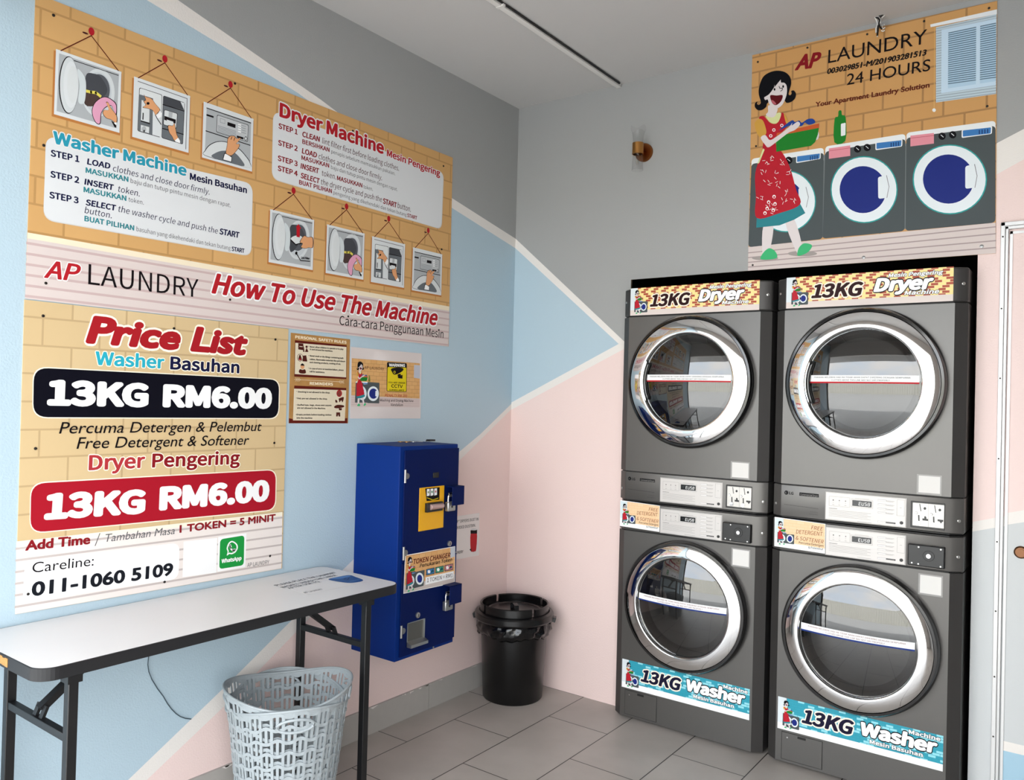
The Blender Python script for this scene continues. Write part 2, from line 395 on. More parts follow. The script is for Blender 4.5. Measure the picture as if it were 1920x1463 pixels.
# ground outside the shopfront, and the fence over the road (they show in the chrome doors)
PAVE = mat('pavement', 'b3b3b1', .8, var=.1, vscale=2)
tag(build('ground', MB().face([(-30, -60, -.06), (34, -60, -.06), (34, FRONT_Y-.1, -.06), (-30, FRONT_Y-.1, -.06)], PAVE)), kind='structure')
tag(build('trim_sky_blocker', MB().box(-6, 10, FRONT_Y-1.3, FRONT_Y-.12, 2.62, 2.75, CEIL)), kind='structure')  # unseen overhang, added to keep high sky light off the upper walls
fm = MB(); FEN = mat('ribbed metal sheet', 'd4d2c8', .6)
x = -14; up = True; prof = []
while x < 18: prof += [(x, -18), (x+.15, -18), (x+.2, -17.9), (x+.35, -17.9)]; x += .4
for (xa, ya), (xb, yb) in zip(prof, prof[1:]): fm.face([(xa, ya, -.06), (xb, yb, -.06), (xb, yb, 2.4), (xa, ya, 2.4)], FEN)
tag(build('wall_fence', fm), kind='structure')

# door in the back wall
dr = thing('door_1', None, None, (2.6, 0, 0), kind='structure')
ALU = mat('white aluminium', 'd6d6d6', .35, metal=.25)
fm = MB()
fm.box(2.193, 2.207, -.022, -.001, 0, 2.128, ALU).box(2.207, 2.217, -.014, -.001, 0, 2.118, ALU)
fm.box(2.193, 3.15, -.022, -.001, 2.114, 2.128, ALU).box(2.207, 3.15, -.014, -.001, 2.103, 2.114, ALU)
build('door_frame', fm, dr, bevel=.0015)
lf = MB(); lf.box(2.2215, 2.230, -.012, -.001, 0, 2.094, ALU).box(2.2215, 3.15, -.012, -.001, 2.085, 2.094, ALU)
def dfc(pts, m): lf.face([(x, -.008, z) for x, z in pts], m)
dfc([(2.23, 1.082), (3.15, 1.37), (3.15, 2.085), (2.23, 2.085)], PINK)
dfc([(2.23, 1.04), (3.15, 1.31), (3.15, 1.37), (2.23, 1.082)], WHITE)
dfc([(2.23, .268), (3.15, .268), (3.15, 1.31), (2.23, 1.04)], PALE)
dfc([(2.23, .234), (3.15, .234), (3.15, .268), (2.23, .268)], WHITE)
dfc([(2.23, .0), (3.15, .0), (3.15, .234), (2.23, .234)], SKYB)
build('door_leaf', lf, dr)
BRZ = mat('bronze', '6a4a35', .3, metal=.9)
kx, kz = BW.at(1913.5, 1035)
build('door_lock', MB().lathe([(.022, .008), (.022, .013), (.017, .018), (.012, .018), (.012, .022), (.00001, .022)], BRZ, (kx+.002, 0, kz), 'y', 32), dr)
sm = MB(); SCR = mat('screw steel', '8d8d8d', .35, metal=.8); DSC = mat('dark screw', '2a2522', .4, metal=.6)
for (u, v) in ((1882, 446), (1881, 580), (1879, 710), (1876, 860), (1873, 1015), (1868, 1144), (1865, 1266), (1861, 1377)):
    a, c = BW.at(u, v); sm.cyl((2.200, 0, c), .003, .022, .0235, DSC, 'y', 10)
build('frame_screws', sm, dr)

# ================================================================== PRINTED BOARDS
RED, DRED, NAVY, INKB, WHT = ink('aa1f28'), ink('821820'), ink('14163a'), ink('120d10'), ink('ededed')
TEAL, TEAL2, GRY, BRN = ink('2a8fa6'), ink('2f7f88'), ink('5b5b5e'), ink('4a2424')
BROWN = ink('5a1f14')
KW = lambda o, **k: tag(o, **k)
# ---- the cartoon laundry scene, drawn once in the sign's photo coordinates and reused small on the stickers
Z7 = zoom(1380, 0, 2.926)
def z4(x, y): return ((20+x/7.7)*2.926, (120+y/7.7)*2.926)     # head close-up -> same frame
C_GREY, C_LG, C_BLUE, C_RING, C_TEAL = ink('4b5254'), ink('e4e8ea'), ink('1f2c78'), ink('dfe6ea'), ink('2c9a96')
SKIN, HAIR, DRESS, LEAF, TAN = ink('d8cfcf'), ink('0a0a10'), ink('b0202e'), ink('d3d79c'), ink('c99a45')
GREEN, ORNG, CLOTH, PINKP, DISP = ink('1f7a2a'), ink('c0582e'), ink('22408c'), ink('dd8f9c'), ink('3f78b5')
def machine_toon(A, tl, tr, br, bl, door, rx, ry, inner, irx, iry, hnd, pk, kn, ds, l=1):
    A.rr([(tl[0], tl[1]-28), (tr[0], tr[1]-28), (tr[0], tr[1]+60), (tl[0], tl[1]+60)], -.25, C_LG, l)
    A.rr([tl, tr, br, bl], -.05, C_GREY, l+1)
    if pk: A.poly(pk, PINKP, l+2); A.line([(pk[0][0], pk[0][1]+14), (pk[1][0], pk[1][1]+14)], .0016*A.k, ink('b34a5a'), l+3)
    for x, y in kn: A.ell(x, y, 20, 20, HAIR, l+2, 20); A.line([(x-7, y-7), (x+7, y+5)], .002*A.k, C_LG, l+3)
    if ds:
        A.rr(ds, -.2, C_LG, l+2); c = (sum(p[0] for p in ds)/4, sum(p[1] for p in ds)/4)
        A.rr([(c[0]+(p[0]-c[0])*.92, c[1]+(p[1]-c[1])*.78) for p in ds], -.15, DISP, l+3)
        dx = (ds[1][0]-ds[0][0]); dy = (ds[1][1]-ds[0][1])
        for k in range(4):
            f = .58+.09*k; A.line([(ds[0][0]+dx*f, ds[0][1]+dy*f+14), (ds[0][0]+dx*f, ds[0][1]+dy*f+34)], .0032*A.k, ink('1d2f63'), l+4)
    A.ell(door[0], door[1], rx, ry, C_TEAL, l+2); A.ell(door[0], door[1], rx*.965, ry*.965, C_RING, l+3)
    A.ell(inner[0], inner[1], irx, iry, C_BLUE, l+4)
    if hnd: A.rr(hnd, -.3, C_RING, l+5); A.line([hnd[1], (hnd[1][0]+14, (hnd[1][1]+hnd[2][1])/2), hnd[2]], .0018*A.k, GRY, l+6)
def lady(A, l=9, detail=True):
    P = lambda pts: [z4(*p) for p in pts]
    k = A.k
    A.blob([(150, 1245), (205, 1235), (185, 1375), (148, 1405)], SKIN, l); A.blob([(272, 1222), (320, 1205), (362, 1350), (338, 1392)], SKIN, l)
    if detail:
        A.ell(160, 1417, 72, 12, ink('9c9490'), l-3); A.ell(365, 1392, 80, 15, ink('9c9490'), l-3)
    A.blob([(136, 1422), (150, 1388), (182, 1363), (214, 1378), (227, 1412), (190, 1424)], ink('3fae72'), l+1)
    A.blob([(338, 1402), (345, 1362), (374, 1336), (417, 1346), (402, 1378), (370, 1398)], ink('3fae72'), l+1)
    A.poly([(112, 1250), (115, 1190), (352, 1118), (381, 1170), (320, 1206), (240, 1237)], TEAL2, l+1)
    A.blob([(158, 822), (215, 800), (262, 850), (300, 930), (330, 1040), (352, 1122), (240, 1170), (115, 1197), (110, 1080), (106, 960), (128, 880)], DRESS, l+2)
    A.poly([(150, 815), (158, 822), (128, 895), (118, 900)], LEAF, l+3)
    # bodice, sleeve, neck
    A.blob(P([(180, 790), (240, 752), (290, 800), (340, 850), (420, 868), (480, 800), (500, 718), (535, 718), (592, 880), (500, 1000), (420, 1060), (420, 1150), (440, 1270), (250, 1260), (240, 1150), (275, 950)]), DRESS, l+2.5)
    A.blob(P([(275, 750), (360, 775), (440, 712), (500, 715), (470, 820), (420, 862), (340, 845)]), LEAF, l+3)
    A.blob(P([(318, 600), (440, 630), (438, 700), (400, 765), (330, 770), (280, 735), (312, 690)]), SKIN, l+4)
    A.blob(P([(540, 730), (560, 740), (600, 840), (570, 855)]), TAN, l+3)
    # basket with clothes
    A.poly(P([(440, 1000), (1050, 860), (1045, 935), (430, 1040)]), ORNG, l+4)
    A.blob(P([(470, 960), (560, 880), (660, 815), (700, 840), (760, 820), (800, 850), (880, 800), (960, 795), (990, 850), (900, 880), (840, 850), (790, 900), (640, 890), (540, 930)]), CLOTH, l+5)
    A.poly(P([(425, 1045), (1045, 925), (1030, 1020), (990, 1130), (930, 1185), (430, 1270)]), GREEN, l+5)
    A.blob(P([(1030, 980), (1048, 1020), (1035, 1080), (1005, 1095)]), SKIN, l+4)
    A.blob(P([(120, 850), (180, 795), (240, 825), (285, 960), (270, 1030), (205, 1068), (150, 1000), (125, 920)]), TAN, l+5)
    A.blob(P([(205, 1068), (272, 1030), (335, 1100), (420, 1060), (595, 930), (660, 855), (655, 890), (740, 835), (772, 878), (700, 955), (600, 1000), (430, 1130), (320, 1205), (270, 1170)]), SKIN, l+6)
    # hair, face
    A.blob(P([(205, 540), (178, 440), (182, 340), (230, 205), (310, 135), (430, 100), (550, 118), (625, 185), (645, 280), (620, 380), (608, 440), (632, 455), (652, 425), (645, 395), (680, 385), (712, 430), (700, 500), (640, 552), (575, 562), (545, 520), (480, 470), (310, 560), (285, 620), (230, 665), (165, 668), (122, 625), (125, 570), (160, 545), (150, 575), (175, 595), (200, 575)]), HAIR, l+7, 4)
    A.blob(P([(256, 488), (290, 465), (335, 430), (398, 340), (405, 298), (405, 335), (480, 245), (495, 232), (500, 270), (545, 275), (580, 320), (582, 430), (548, 535), (505, 605), (430, 650), (365, 630), (325, 570), (305, 515), (272, 525)]), SKIN, l+8, 4)
    A.blob(P([(345, 455), (435, 458), (522, 455), (500, 540), (435, 595), (385, 582), (355, 530)]), ink('5a0f16'), l+9)
    A.blob(P([(360, 525), (400, 540), (430, 585), (385, 578)]), ink('b9606a'), l+10)
    A.ell(*z4(405, 370), 5, 7.5, HAIR, l+9, 14); A.ell(*z4(530, 328), 5, 7.5, HAIR, l+9, 14)
    A.line(P([(470, 325), (482, 356), (520, 352), (518, 378), (492, 396)]), .0028*k, HAIR, l+9)
    if detail:
        rnd = random.Random(5)
        for q in range(4):
            for (x, y) in ((200, 870), (150, 940), (250, 900), (285, 950), (170, 1010), (230, 1010), (280, 1050), (140, 1080), (190, 1130), (260, 1110), (310, 1100), (165, 890), (225, 960), (205, 1160)):
                a = rnd.random()*6.3; x0, y0 = x+rnd.randint(-14, 14), y+rnd.randint(-14, 14); dx, dy = 15*math.cos(a), 15*math.sin(a)
                A.line([(x0, y0), (x0+dx, y0+dy)], .0016, WHT, l+4)
        for (x, y) in ((210, 1080), (180, 1110), (215, 1120), (172, 1145), (205, 1155), (160, 1170)):
            A.ell(x, y, 9, 10, WHT, l+5, 14); A.ell(x, y+2, 5, 6, DRESS, l+6, 12)
        for (x, y) in ((395, 955), (350, 1040), (510, 890)):
            A.ell(*z4(x, y), 9, 9, WHT, l+3, 14); A.ell(*z4(x, y), 5, 5, DRESS, l+4, 12)
def toon_machine_mid(A, l=1):
    machine_toon(A, (490, 832), (930, 762), (925, 1268), (475, 1310), (703, 1041), 184, 184, (697, 1041), 128, 129,
                 [(779, 972), (826, 963), (828, 1086), (781, 1092)], [(510, 815), (627, 798), (627, 856), (510, 872)], [(667, 818), (720, 810)], [(765, 783), (914, 763), (912, 804), (765, 825)], l)
def toon_machine_left(A, l=1):
    machine_toon(A, (85, 900), (482, 838), (475, 1312), (68, 1357), (275, 1105), 164, 170, (262, 1105), 110, 115,
                 [(343, 1032), (384, 1027), (386, 1138), (346, 1145)], None, [(290, 880)], [(330, 857), (466, 836), (464, 872), (330, 896)], l)
def toon_bottle(A, l=4):
    A.blob([(541, 655), (560, 640), (563, 610), (578, 608), (582, 632), (602, 645), (601, 772), (540, 782)], GREEN, l, 3)
    A.rr([(576, 680), (602, 674), (601, 742), (576, 748)], -.2, C_LG, l+1)
_a0 = BW.at(*Z7(60, 1425)); 
def mini(A, x, z, h):
    """small copy of the cartoon woman with her machines, standing at (x, z), h metres tall, on art A's plane"""
    b0, b1 = BW.at(*Z7(185, 1424)), BW.at(*Z7(230, 390)); s = h/(b1[1]-b0[1])
    old = A.tr
    def tr(p):
        q = BW.at(*Z7(*p)); return (x+(q[0]-b0[0])*s, z+(q[1]-b0[1])*s)
    A.tr = tr; A.k = s
    toon_machine_left(A, 1)
    lady(A, 7, False)
    # nearest machine, brought up beside her
    A.tr = lambda p: tr((p[0]-20, p[1]+55)); 
    A.tr = old; A.k = 1
def board(name, label, cat, pl, corners, m, th=.003, group=None, panel='panel'):
    ab = [pl.at(*c) for c in corners]; c = (sum(p[0] for p in ab)/4, sum(p[1] for p in ab)/4)
    r = thing(name, label, cat, pl.p3(c[0], c[1], .0004), group)
    mb = MB(); mb.prism([pl.p3(a, b, .0004) for a, b in ab], pl.n*(th-.0004), m); build(panel, mb, r)
    q = Plane(pl.O+pl.n*th, pl.r, pl.u); q.ab = ab
    return r, q
def screws(pl, r, pts, m=None, rad=.0045):
    for u, v in pts:
        a, b = pl.at(u, v); mb = MB(); c = pl.p3(a, b, .0)
        mb.lathe([(rad, .0), (rad*.9, .002), (rad*.4, .003), (.00001, .003)], m or DSC, c, 'x' if abs(pl.n.x) > .5 else 'y', 12)
        build('screw', mb, r)

BRK_L = brick_mat('printed tan bricks, left wall', 1, 'c69a62', 'cda168', 'b28955', .165, .0815, .0034)
BRK_P = brick_mat('printed pale bricks, price board', 1, 'cab085', 'ceb58b', 'b79d75', .165, .0815, .003)
BRK_B = brick_mat('printed tan bricks, back wall', 0, 'c4935a', 'c8985f', 'a37a4c', .142, .066, .0038)
PLANK = ink('d0c3bf'); PLANK2 = ink('a39392')

# ------------------------------------------------------------------ the laundry sign over the machines
sg, SP = board('laundry_sign', 'square tan brick-patterned sign with cartoon woman carrying a washing basket, above the dryers', 'sign', BW, [(1411, 104), (1870, 2), (1867, 475.5), (1403, 508)], BRK_B)
A = Art(SP).px(Z7); A.k = 1
A.poly([(68, 1355), (1424, 1222), (1425, 1390), (66, 1486)], PLANK, 0)
for k in range(4): A.line([(67, 1388+k*26), (1424, 1245+k*38)], .0045, PLANK2, 1)
A.build('plank_border', sg)
A = Art(SP).px(Z7); A.k = 1
A.text('AP', (322, 388), (462, 368), 82, DRED, 2, .02, .25, font='geo'); A.text('LAUNDRY', (505, 348), (1047, 238), 72, INKB, 2, -.004, font='geo')
A.build('shop_name', sg); A = Art(SP).px(Z7)
A.text('003029851-M/201903281513', (500, 408), (1046, 303), 30, INKB, 2, .02, .15, font='geo')
A.text('24 HOURS', (607, 468), (1065, 388), 60, INKB, 2, .004, font='geo')
A.text('Your Apartment Laundry Solution', (436, 588), (1062, 480), 27, BROWN, 2, .016, font='geo')
A.build('lettering', sg)
A = Art(SP).px(Z7); A.k = 1
A.poly([(1097, 150), (1430, 78), (1427, 516), (1097, 563)], ink('b9cbd6'), 1)
for k in range(30):
    f = k/29; A.line([(1099, 158+f*398), (1427, 88+f*424)], .0022, ink('8d97a0') if k % 1 == 0 else WHT, 2)
A.poly([(1128, 165), (1427, 103), (1425, 468), (1126, 512)], ink('aecbe0'), 3)
for k in range(25):
    f = k/24; A.line([(1165, 182+f*278), (1425, 128+f*296)], .0036, ink('5d7487'), 4)
for i, q in enumerate(([(1128, 165), (1165, 157), (1163, 505), (1126, 512)], [(1318, 126), (1340, 121), (1338, 480), (1316, 483)], [(1128, 165), (1427, 103), (1427, 125), (1128, 187)], [(1126, 492), (1425, 446), (1425, 468), (1126, 512)])):
    A.poly(q, ink('c3d9ea'), 5+i*.2)
A.poly([(1066, 135), (1432, 52), (1432, 78), (1068, 150)], C_LG, 6)
A.line([(1090, 150), (1087, 600)], .002, ink('d8b070'), 6); A.ell(1087, 605, 10, 10, C_LG, 7, 16)
A.build('window_picture', sg)
A = Art(SP).px(Z7); A.k = 1
A.poly([(90, 905), (1420, 720), (1420, 1205), (75, 1345)], ink('6f7577'), .5)
machine_toon(A, (935, 757), (1424, 690), (1423, 1222), (930, 1268), (1173, 985), 204, 192, (1166, 983), 140, 135,
             [(1258, 912), (1309, 902), (1311, 1030), (1258, 1037)], [(957, 745), (1086, 730), (1086, 788), (957, 804)], [(1131, 748), (1189, 740)], [(1238, 714), (1406, 692), (1404, 735), (1238, 758)])
toon_machine_mid(A); toon_machine_left(A); toon_bottle(A)
A.build('machine_picture', sg)
A = Art(SP).px(Z7); A.k = 1; lady(A); A.build('woman_picture', sg)
screws(SP, sg, [(1380+x/2.926, y/2.926) for x, y in ((120, 340), (392, 262), (720, 188), (1032, 117), (1388, 45), (1378, 583), (110, 802), (92, 1455))])
screws(SP, sg, [(1380+x/2.926, y/2.926) for x, y in ((700, 1413), (1348, 1352))], SCR, .007)

# ------------------------------------------------------------------ how-to board
TLc = (66, -12)
ins, IP = board('instruction_board', 'wide tan brick-patterned board with washing and drying steps and seven hanging pictures', 'sign', LW, [TLc, (848, 296), (840, 650), (47, 560)], BRK_L)
A = Art(IP).px()
A.poly([(51.7, 436), (842.5, 575), (840, 650), (47, 560)], PLANK, 0)
A.poly([(51.7, 436), (842.5, 575), (842, 583), (51.4, 447)], ink('e6d9bf'), 1)
for k in range(6):
    f = .16+.16*k; A.line([(51-3*f, 436+f*124), (842.5-2*f, 575+f*75)], .0075, ink('bfa8a6'), 1)
A.build('plank_border', ins)
Z1 = zoom(0, 0, 2.6115); Z2 = zoom(480, 160, 2.925)
A = Art(IP).px(Z1)
A.rr([(226, 668), (1238, 905), (1230, 1257), (210, 1078)], .035, ink('c9c9c6'), 1); A.rr([(224, 662), (1236, 900), (1228, 1253), (212, 1073)], .035, ink('d4d6d8'), 2)
A.px(Z2); A.rr([(93, 143), (1030, 480), (1018, 792), (85, 515)], .035, ink('c9c9c6'), 1); A.rr([(95, 140), (1027, 477), (1014, 788), (87, 511)], .035, ink('d4d6d8'), 2)
A.build('text_box', ins)
E = (ink('dcdcdc'), .045)
A = Art(IP).px(Z1)
A.text('Washer Machine', (258, 702), (912, 864), 62, TEAL, 6, .03, 0, E); A.text('Mesin Basuhan', (928, 880), (1208, 948), 34, NAVY, 6, .025, 0, E)
A.px(Z2)
A.text('Dryer Machine', (127, 172), (700, 380), 80, RED, 6, .03, 0, E); A.text('Mesin Pengering', (716, 388), (1008, 502), 38, RED, 6, .022, 0, E)
A.build('heading', ins)
A = Art(IP).px(Z1)
for s_, p, q in (('STEP 1', (247, 765), (388, 796)), ('STEP 2', (245, 868), (387, 899)), ('STEP 3', (240, 970), (384, 998))): A.text(s_, p, q, 33, NAVY, 4, .022)
A.text('LOAD', (425, 805), (540, 829), 30, NAVY, 4, .024, .1); A.text('clothes and close door firmly.', (552, 838), (1025, 954), 30, NAVY, 4, 0, .15)
A.text('MASUKKAN', (418, 846), (628, 892), 27, TEAL2, 4, .024); A.text('baju dan tutup pintu mesin dengan rapat.', (638, 895), (1128, 1016), 22, GRY, 4)
A.text('INSERT', (412, 904), (557, 934), 30, NAVY, 4, .024, .1); A.text('token.', (577, 939), (683, 963), 30, NAVY, 4, 0, .15)
A.text('MASUKKAN', (408, 941), (618, 985), 27, TEAL2, 4, .024); A.text('token.', (628, 987), (703, 1003), 22, GRY, 4)
A.text('SELECT', (418, 1005), (568, 1034), 30, NAVY, 4, .024, .1); A.text('the washer cycle and push the', (578, 1037), (1065, 1145), 30, NAVY, 4, 0, .15); A.text('START', (1073, 1147), (1172, 1167), 30, NAVY, 4, .024, .1)
A.text('button.', (413, 1043), (546, 1070), 30, NAVY, 4, 0, .15)
A.text('BUAT PILIHAN', (412, 1083), (656, 1130), 27, TEAL2, 4, .024); A.text('basuhan yang dikehendaki dan tekan butang', (667, 1132), (1128, 1226), 22, GRY, 4); A.text('START', (1133, 1229), (1196, 1240), 22, NAVY, 4, .02)
A.px(Z2)
for s_, p, q in (('STEP 1', (122, 236), (227, 272)), ('STEP 2', (120, 328), (227, 363)), ('STEP 3', (118, 413), (227, 446)), ('STEP 4', (118, 468), (227, 500))): A.text(s_, p, q, 30, DRED, 4, .022)
A.text('CLEAN', (253, 282), (350, 312), 30, DRED, 4, .02, .1); A.text('lint filter first before loading clothes.', (362, 318), (783, 470), 30, BRN, 4, 0, .1)
A.text('BERSIHKAN', (253, 320), (402, 367), 25, DRED, 4, .016); A.text('penapis sebelum memasukkan pakaian.', (412, 372), (762, 494), 20, GRY, 4)
A.text('LOAD', (250, 373), (333, 399), 30, DRED, 4, .02, .1); A.text('clothes and close door firmly.', (342, 403), (690, 522), 30, BRN, 4, 0, .1)
A.text('MASUKKAN', (248, 408), (400, 453), 25, DRED, 4, .016); A.text('baju dan tutup pintu mesin dengan rapat.', (410, 458), (775, 581), 20, GRY, 4)
A.text('INSERT', (243, 456), (345, 486), 30, DRED, 4, .02, .1); A.text('token.', (360, 495), (437, 517), 30, BRN, 4, 0, .1); A.text('MASUKKAN', (443, 520), (582, 562), 25, DRED, 4, .016); A.text('token.', (588, 565), (640, 580), 20, GRY, 4)
A.text('SELECT', (243, 508), (348, 541), 30, DRED, 4, .02, .1); A.text('the dryer cycle and push the', (355, 543), (690, 641), 30, BRN, 4, 0, .1); A.text('START', (695, 648), (770, 673), 30, DRED, 4, .02); A.text('button.', (775, 672), (848, 695), 30, BRN, 4, 0, .1)
A.text('BUAT PILIHAN', (235, 543), (415, 593), 25, DRED, 4, .016); A.text('pengering yang dikehendaki dan tekan butang', (423, 597), (825, 720), 20, GRY, 4); A.text('START', (828, 722), (882, 738), 20, DRED, 4, .016)
A.build('step_text', ins)
A = Art(IP).px()
A.text('AP', (82, 521), (151, 529), 34, RED, 4, .012, .25, (WHT, .03)); A.text('LAUNDRY', (165, 533), (371, 558), 38, INKB, 4, -.012)
A.text('How To Use The Machine', (396, 550), (820, 611), 39, RED, 4, .022, .25, (WHT, .04)); A.text('Cara-cara Penggunaan Mesin', (636, 609), (831, 634), 17, INKB, 4, .002)
A.build('title_lettering', ins)
# the seven hanging pictures, drawn from three of them
PF = [ink('cfd3d4'), ink('a8acaf'), ink('c9ced0'), ink('8a8f94'), ink('43454a'), ink('d59a6d'), INKB, ink('d2d6d8'), ink('666b70')]
LITE, MIDG, RIM, DG, DARK, HAND, OUT, PALEW, MDK = PF
def frame_pts(z, c): return [IP.at(*z(*p)) for p in c]
ZA, ZB, ZC = zoom(80, 40, 6.65), zoom(230, 90, 6.964), zoom(360, 140, 7.315)
CA = [(170, 355), (987, 625), (950, 1385), (133, 1162)]; CB = [(152, 375), (888, 630), (850, 1372), (118, 1155)]; CC = [(163, 375), (843, 605), (820, 1337), (130, 1128)]
def norm(z, c):
    q = frame_pts(z, c); x0 = (q[0][0]+q[3][0])/2; x1 = (q[1][0]+q[2][0])/2; y0 = (q[2][1]+q[3][1])/2; y1 = (q[0][1]+q[1][1])/2
    return (x0, y0, x1-x0, y1-y0)
def pic(kind, dst, pin, lint=False):
    z, c = {'A': (ZA, CA), 'B': (ZB, CB), 'C': (ZC, CC)}[kind]
    s = norm(z, c); k = dst[2]/s[2]
    def tr(p):
        q = IP.at(*z(*p)); return (dst[0]+(q[0]-s[0])/s[2]*dst[2], dst[1]+(q[1]-s[1])/s[3]*dst[3])
    A = Art(IP, tr); w = .0022*k
    x0, y0, W, Hh = dst
    A.tr = lambda p: p
    A.rect(x0-.006, y0-.008, x0+W+.002, y0+Hh-.006, ink('b4763f'), 1); A.rect(x0, y0, x0+W, y0+Hh, PALEW, 2)
    A.line([(x0+W*.07, y0+Hh), pin, (x0+W*.95, y0+Hh)], .003*k, BROWN, 3)
    A.ell(pin[0], pin[1]+.013*k, .009*k, .012*k, RED, 4, 18); A.ell(pin[0]-.018*k, pin[1]+.001, .009*k, .003*k, BRN, 3, 12)
    A.tr = tr
    if kind == 'A':
        A.poly([(205, 400), (950, 655), (918, 1335), (172, 1120)], MIDG, 3)
        A.line([(390, 490), (940, 675)], w, OUT, 4)
        A.ell(690, 890, 205, 300, RIM, 4); A.ell(680, 890, 175, 255, ink('bcc2c6'), 5); A.ell(690, 860, 145, 200, ink('55585e'), 6)
        A.blob([(535, 680), (640, 655), (725, 700), (800, 830), (780, 920), (700, 960), (600, 1050), (530, 1020)], DARK, 7)
        if not lint:
            A.blob([(535, 880), (620, 880), (720, 930), (690, 980), (620, 1060), (520, 1030)], ink('4a3a36'), 8); A.line([(540, 870), (600, 885), (660, 890), (715, 935)], w*4, ink('d8c95a'), 9)
        A.ell(320, 795, 122, 358, OUT, 8); A.ell(326, 795, 114, 348, RIM, 9); A.ell(350, 790, 95, 290, PALEW, 10); A.ell(370, 790, 70, 230, LITE, 11); 
        A.blob([(430, 600), (500, 660), (535, 760), (530, 950), (500, 1030), (440, 1000), (455, 800)], ink('c8d0d2'), 12)
        if not lint:
            A.blob([(610, 1100), (650, 1010), (730, 950), (800, 945), (880, 990), (920, 1050), (915, 1180), (860, 1060), (780, 1080), (730, 1150), (715, 1280), (660, 1270), (620, 1190)], OUT, 9)
            A.blob([(618, 1100), (656, 1015), (732, 958), (798, 953), (872, 997), (912, 1055), (905, 1160), (855, 1050), (775, 1072), (722, 1150), (708, 1270), (664, 1262), (627, 1188)], ink('d79ab4'), 10)
            hd = [(790, 1020), (815, 1020), (850, 1090), (915, 1180), (910, 1265), (850, 1225), (790, 1205), (750, 1150), (765, 1110), (820, 1105)]
        else:
            A.poly([(640, 690), (690, 650), (740, 730), (715, 725), (715, 860), (655, 840), (655, 700)], ink('b01825'), 9)
            A.blob([(545, 860), (640, 820), (760, 860), (740, 950), (640, 960)], LITE, 8); A.line([(545, 870), (640, 960), (760, 950)], w*2, OUT, 9)
            A.ell(650, 1090, 22, 25, OUT, 9, 16); A.line([(650, 1090), (730, 1215), (900, 1250)], w*1.6, OUT, 9); A.text('Lint Filter', (740, 1190), (900, 1225), 36, OUT, 9, .03)
            hd = [(720, 930), (790, 850), (860, 880), (945, 900), (945, 1040), (880, 1035), (820, 1040), (740, 1010), (770, 960)]
        c = (sum(p[0] for p in hd)/len(hd), sum(p[1] for p in hd)/len(hd))
        A.blob([(c[0]+(p[0]-c[0])*1.09, c[1]+(p[1]-c[1])*1.06) for p in hd], OUT, 11, 4); A.blob(hd, HAND, 12, 4)
        if not lint: A.poly([(850, 1240), (915, 1275), (912, 1330), (890, 1320)], OUT, 12); A.poly([(880, 1265), (918, 1262), (914, 1300)], WHT, 13)
    elif kind == 'B':
        A.line([(198, 435), (840, 662), (822, 1322)], w, GRY, 3)
        A.rr([(215, 515), (515, 612), (492, 1172), (190, 1085)], -.08, OUT, 3); A.rr([(221, 523), (509, 617), (487, 1163), (196, 1079)], -.08, ink('d4d8d8'), 4)
        A.poly([(214, 605), (395, 660), (385, 1135), (197, 1078)], MDK, 5); A.poly([(245, 680), (350, 720), (345, 975), (235, 945)], LITE, 6); A.poly([(235, 1005), (345, 1035), (340, 1115), (232, 1085)], LITE, 6)
        A.poly([(258, 845), (272, 850), (268, 940), (254, 936)], OUT, 7); A.line([(236, 955), (350, 990)], w*1.6, OUT, 7); A.ell(275, 1060, 30, 38, MIDG, 7); A.ell(277, 1085, 9, 16, OUT, 8, 14)
        A.poly([(400, 830), (500, 900), (492, 1165), (388, 1135)], PALEW, 6)
        hd = [(278, 615), (300, 640), (370, 665), (420, 730), (480, 810), (430, 875), (390, 815), (330, 790), (265, 775), (300, 745), (275, 700), (300, 680)]
        c = (370, 740); A.blob([(c[0]+(p[0]-c[0])*1.08, c[1]+(p[1]-c[1])*1.08) for p in hd], OUT, 8, 4); A.blob(hd, HAND, 9, 4); A.ell(328, 725, 20, 18, OUT, 10, 14)
        A.poly([(425, 880), (478, 815), (505, 850), (500, 905), (445, 920)], WHT, 9); A.line([(425, 880), (445, 920), (498, 1000)], w*1.3, OUT, 10)
        A.rr([(527, 620), (810, 715), (785, 1262), (505, 1175)], -.08, OUT, 3); A.rr([(532, 627), (803, 720), (779, 1254), (511, 1169)], -.08, MDK, 4)
        A.poly([(530, 628), (752, 702), (800, 812), (522, 740)], DARK, 5); A.line([(522, 740), (798, 825)], w*1.4, OUT, 6); A.poly([(752, 702), (803, 720), (800, 812)], PALEW, 6)
        A.line([(515, 1050), (790, 1130)], w*1.4, OUT, 6); A.rr([(540, 803), (715, 855), (700, 1055), (526, 1005)], -.1, OUT, 6); A.rr([(545, 810), (708, 860), (694, 1048), (532, 1000)], -.1, LITE, 7)
        A.poly([(600, 830), (650, 845), (642, 915), (594, 902)], MIDG, 8); A.line([(555, 918), (675, 958)], w*6, OUT, 8); A.poly([(570, 935), (660, 965), (640, 1015), (595, 1000)], PALEW, 9)
        hd = [(590, 1040), (600, 1015), (650, 1020), (668, 985), (685, 1060), (700, 1130), (715, 1175), (675, 1210), (640, 1150), (610, 1110)]
        c = (650, 1090); A.blob([(c[0]+(p[0]-c[0])*1.12, c[1]+(p[1]-c[1])*1.08) for p in hd], OUT, 10, 4); A.blob(hd, HAND, 11, 4); A.poly([(675, 1212), (720, 1172), (745, 1215), (745, 1245), (690, 1228)], WHT, 12)
    else:
        A.poly([(200, 440), (808, 640), (795, 1285), (172, 1110)], MIDG, 3); A.poly([(200, 440), (808, 640), (806, 655), (200, 455)], LITE, 4)
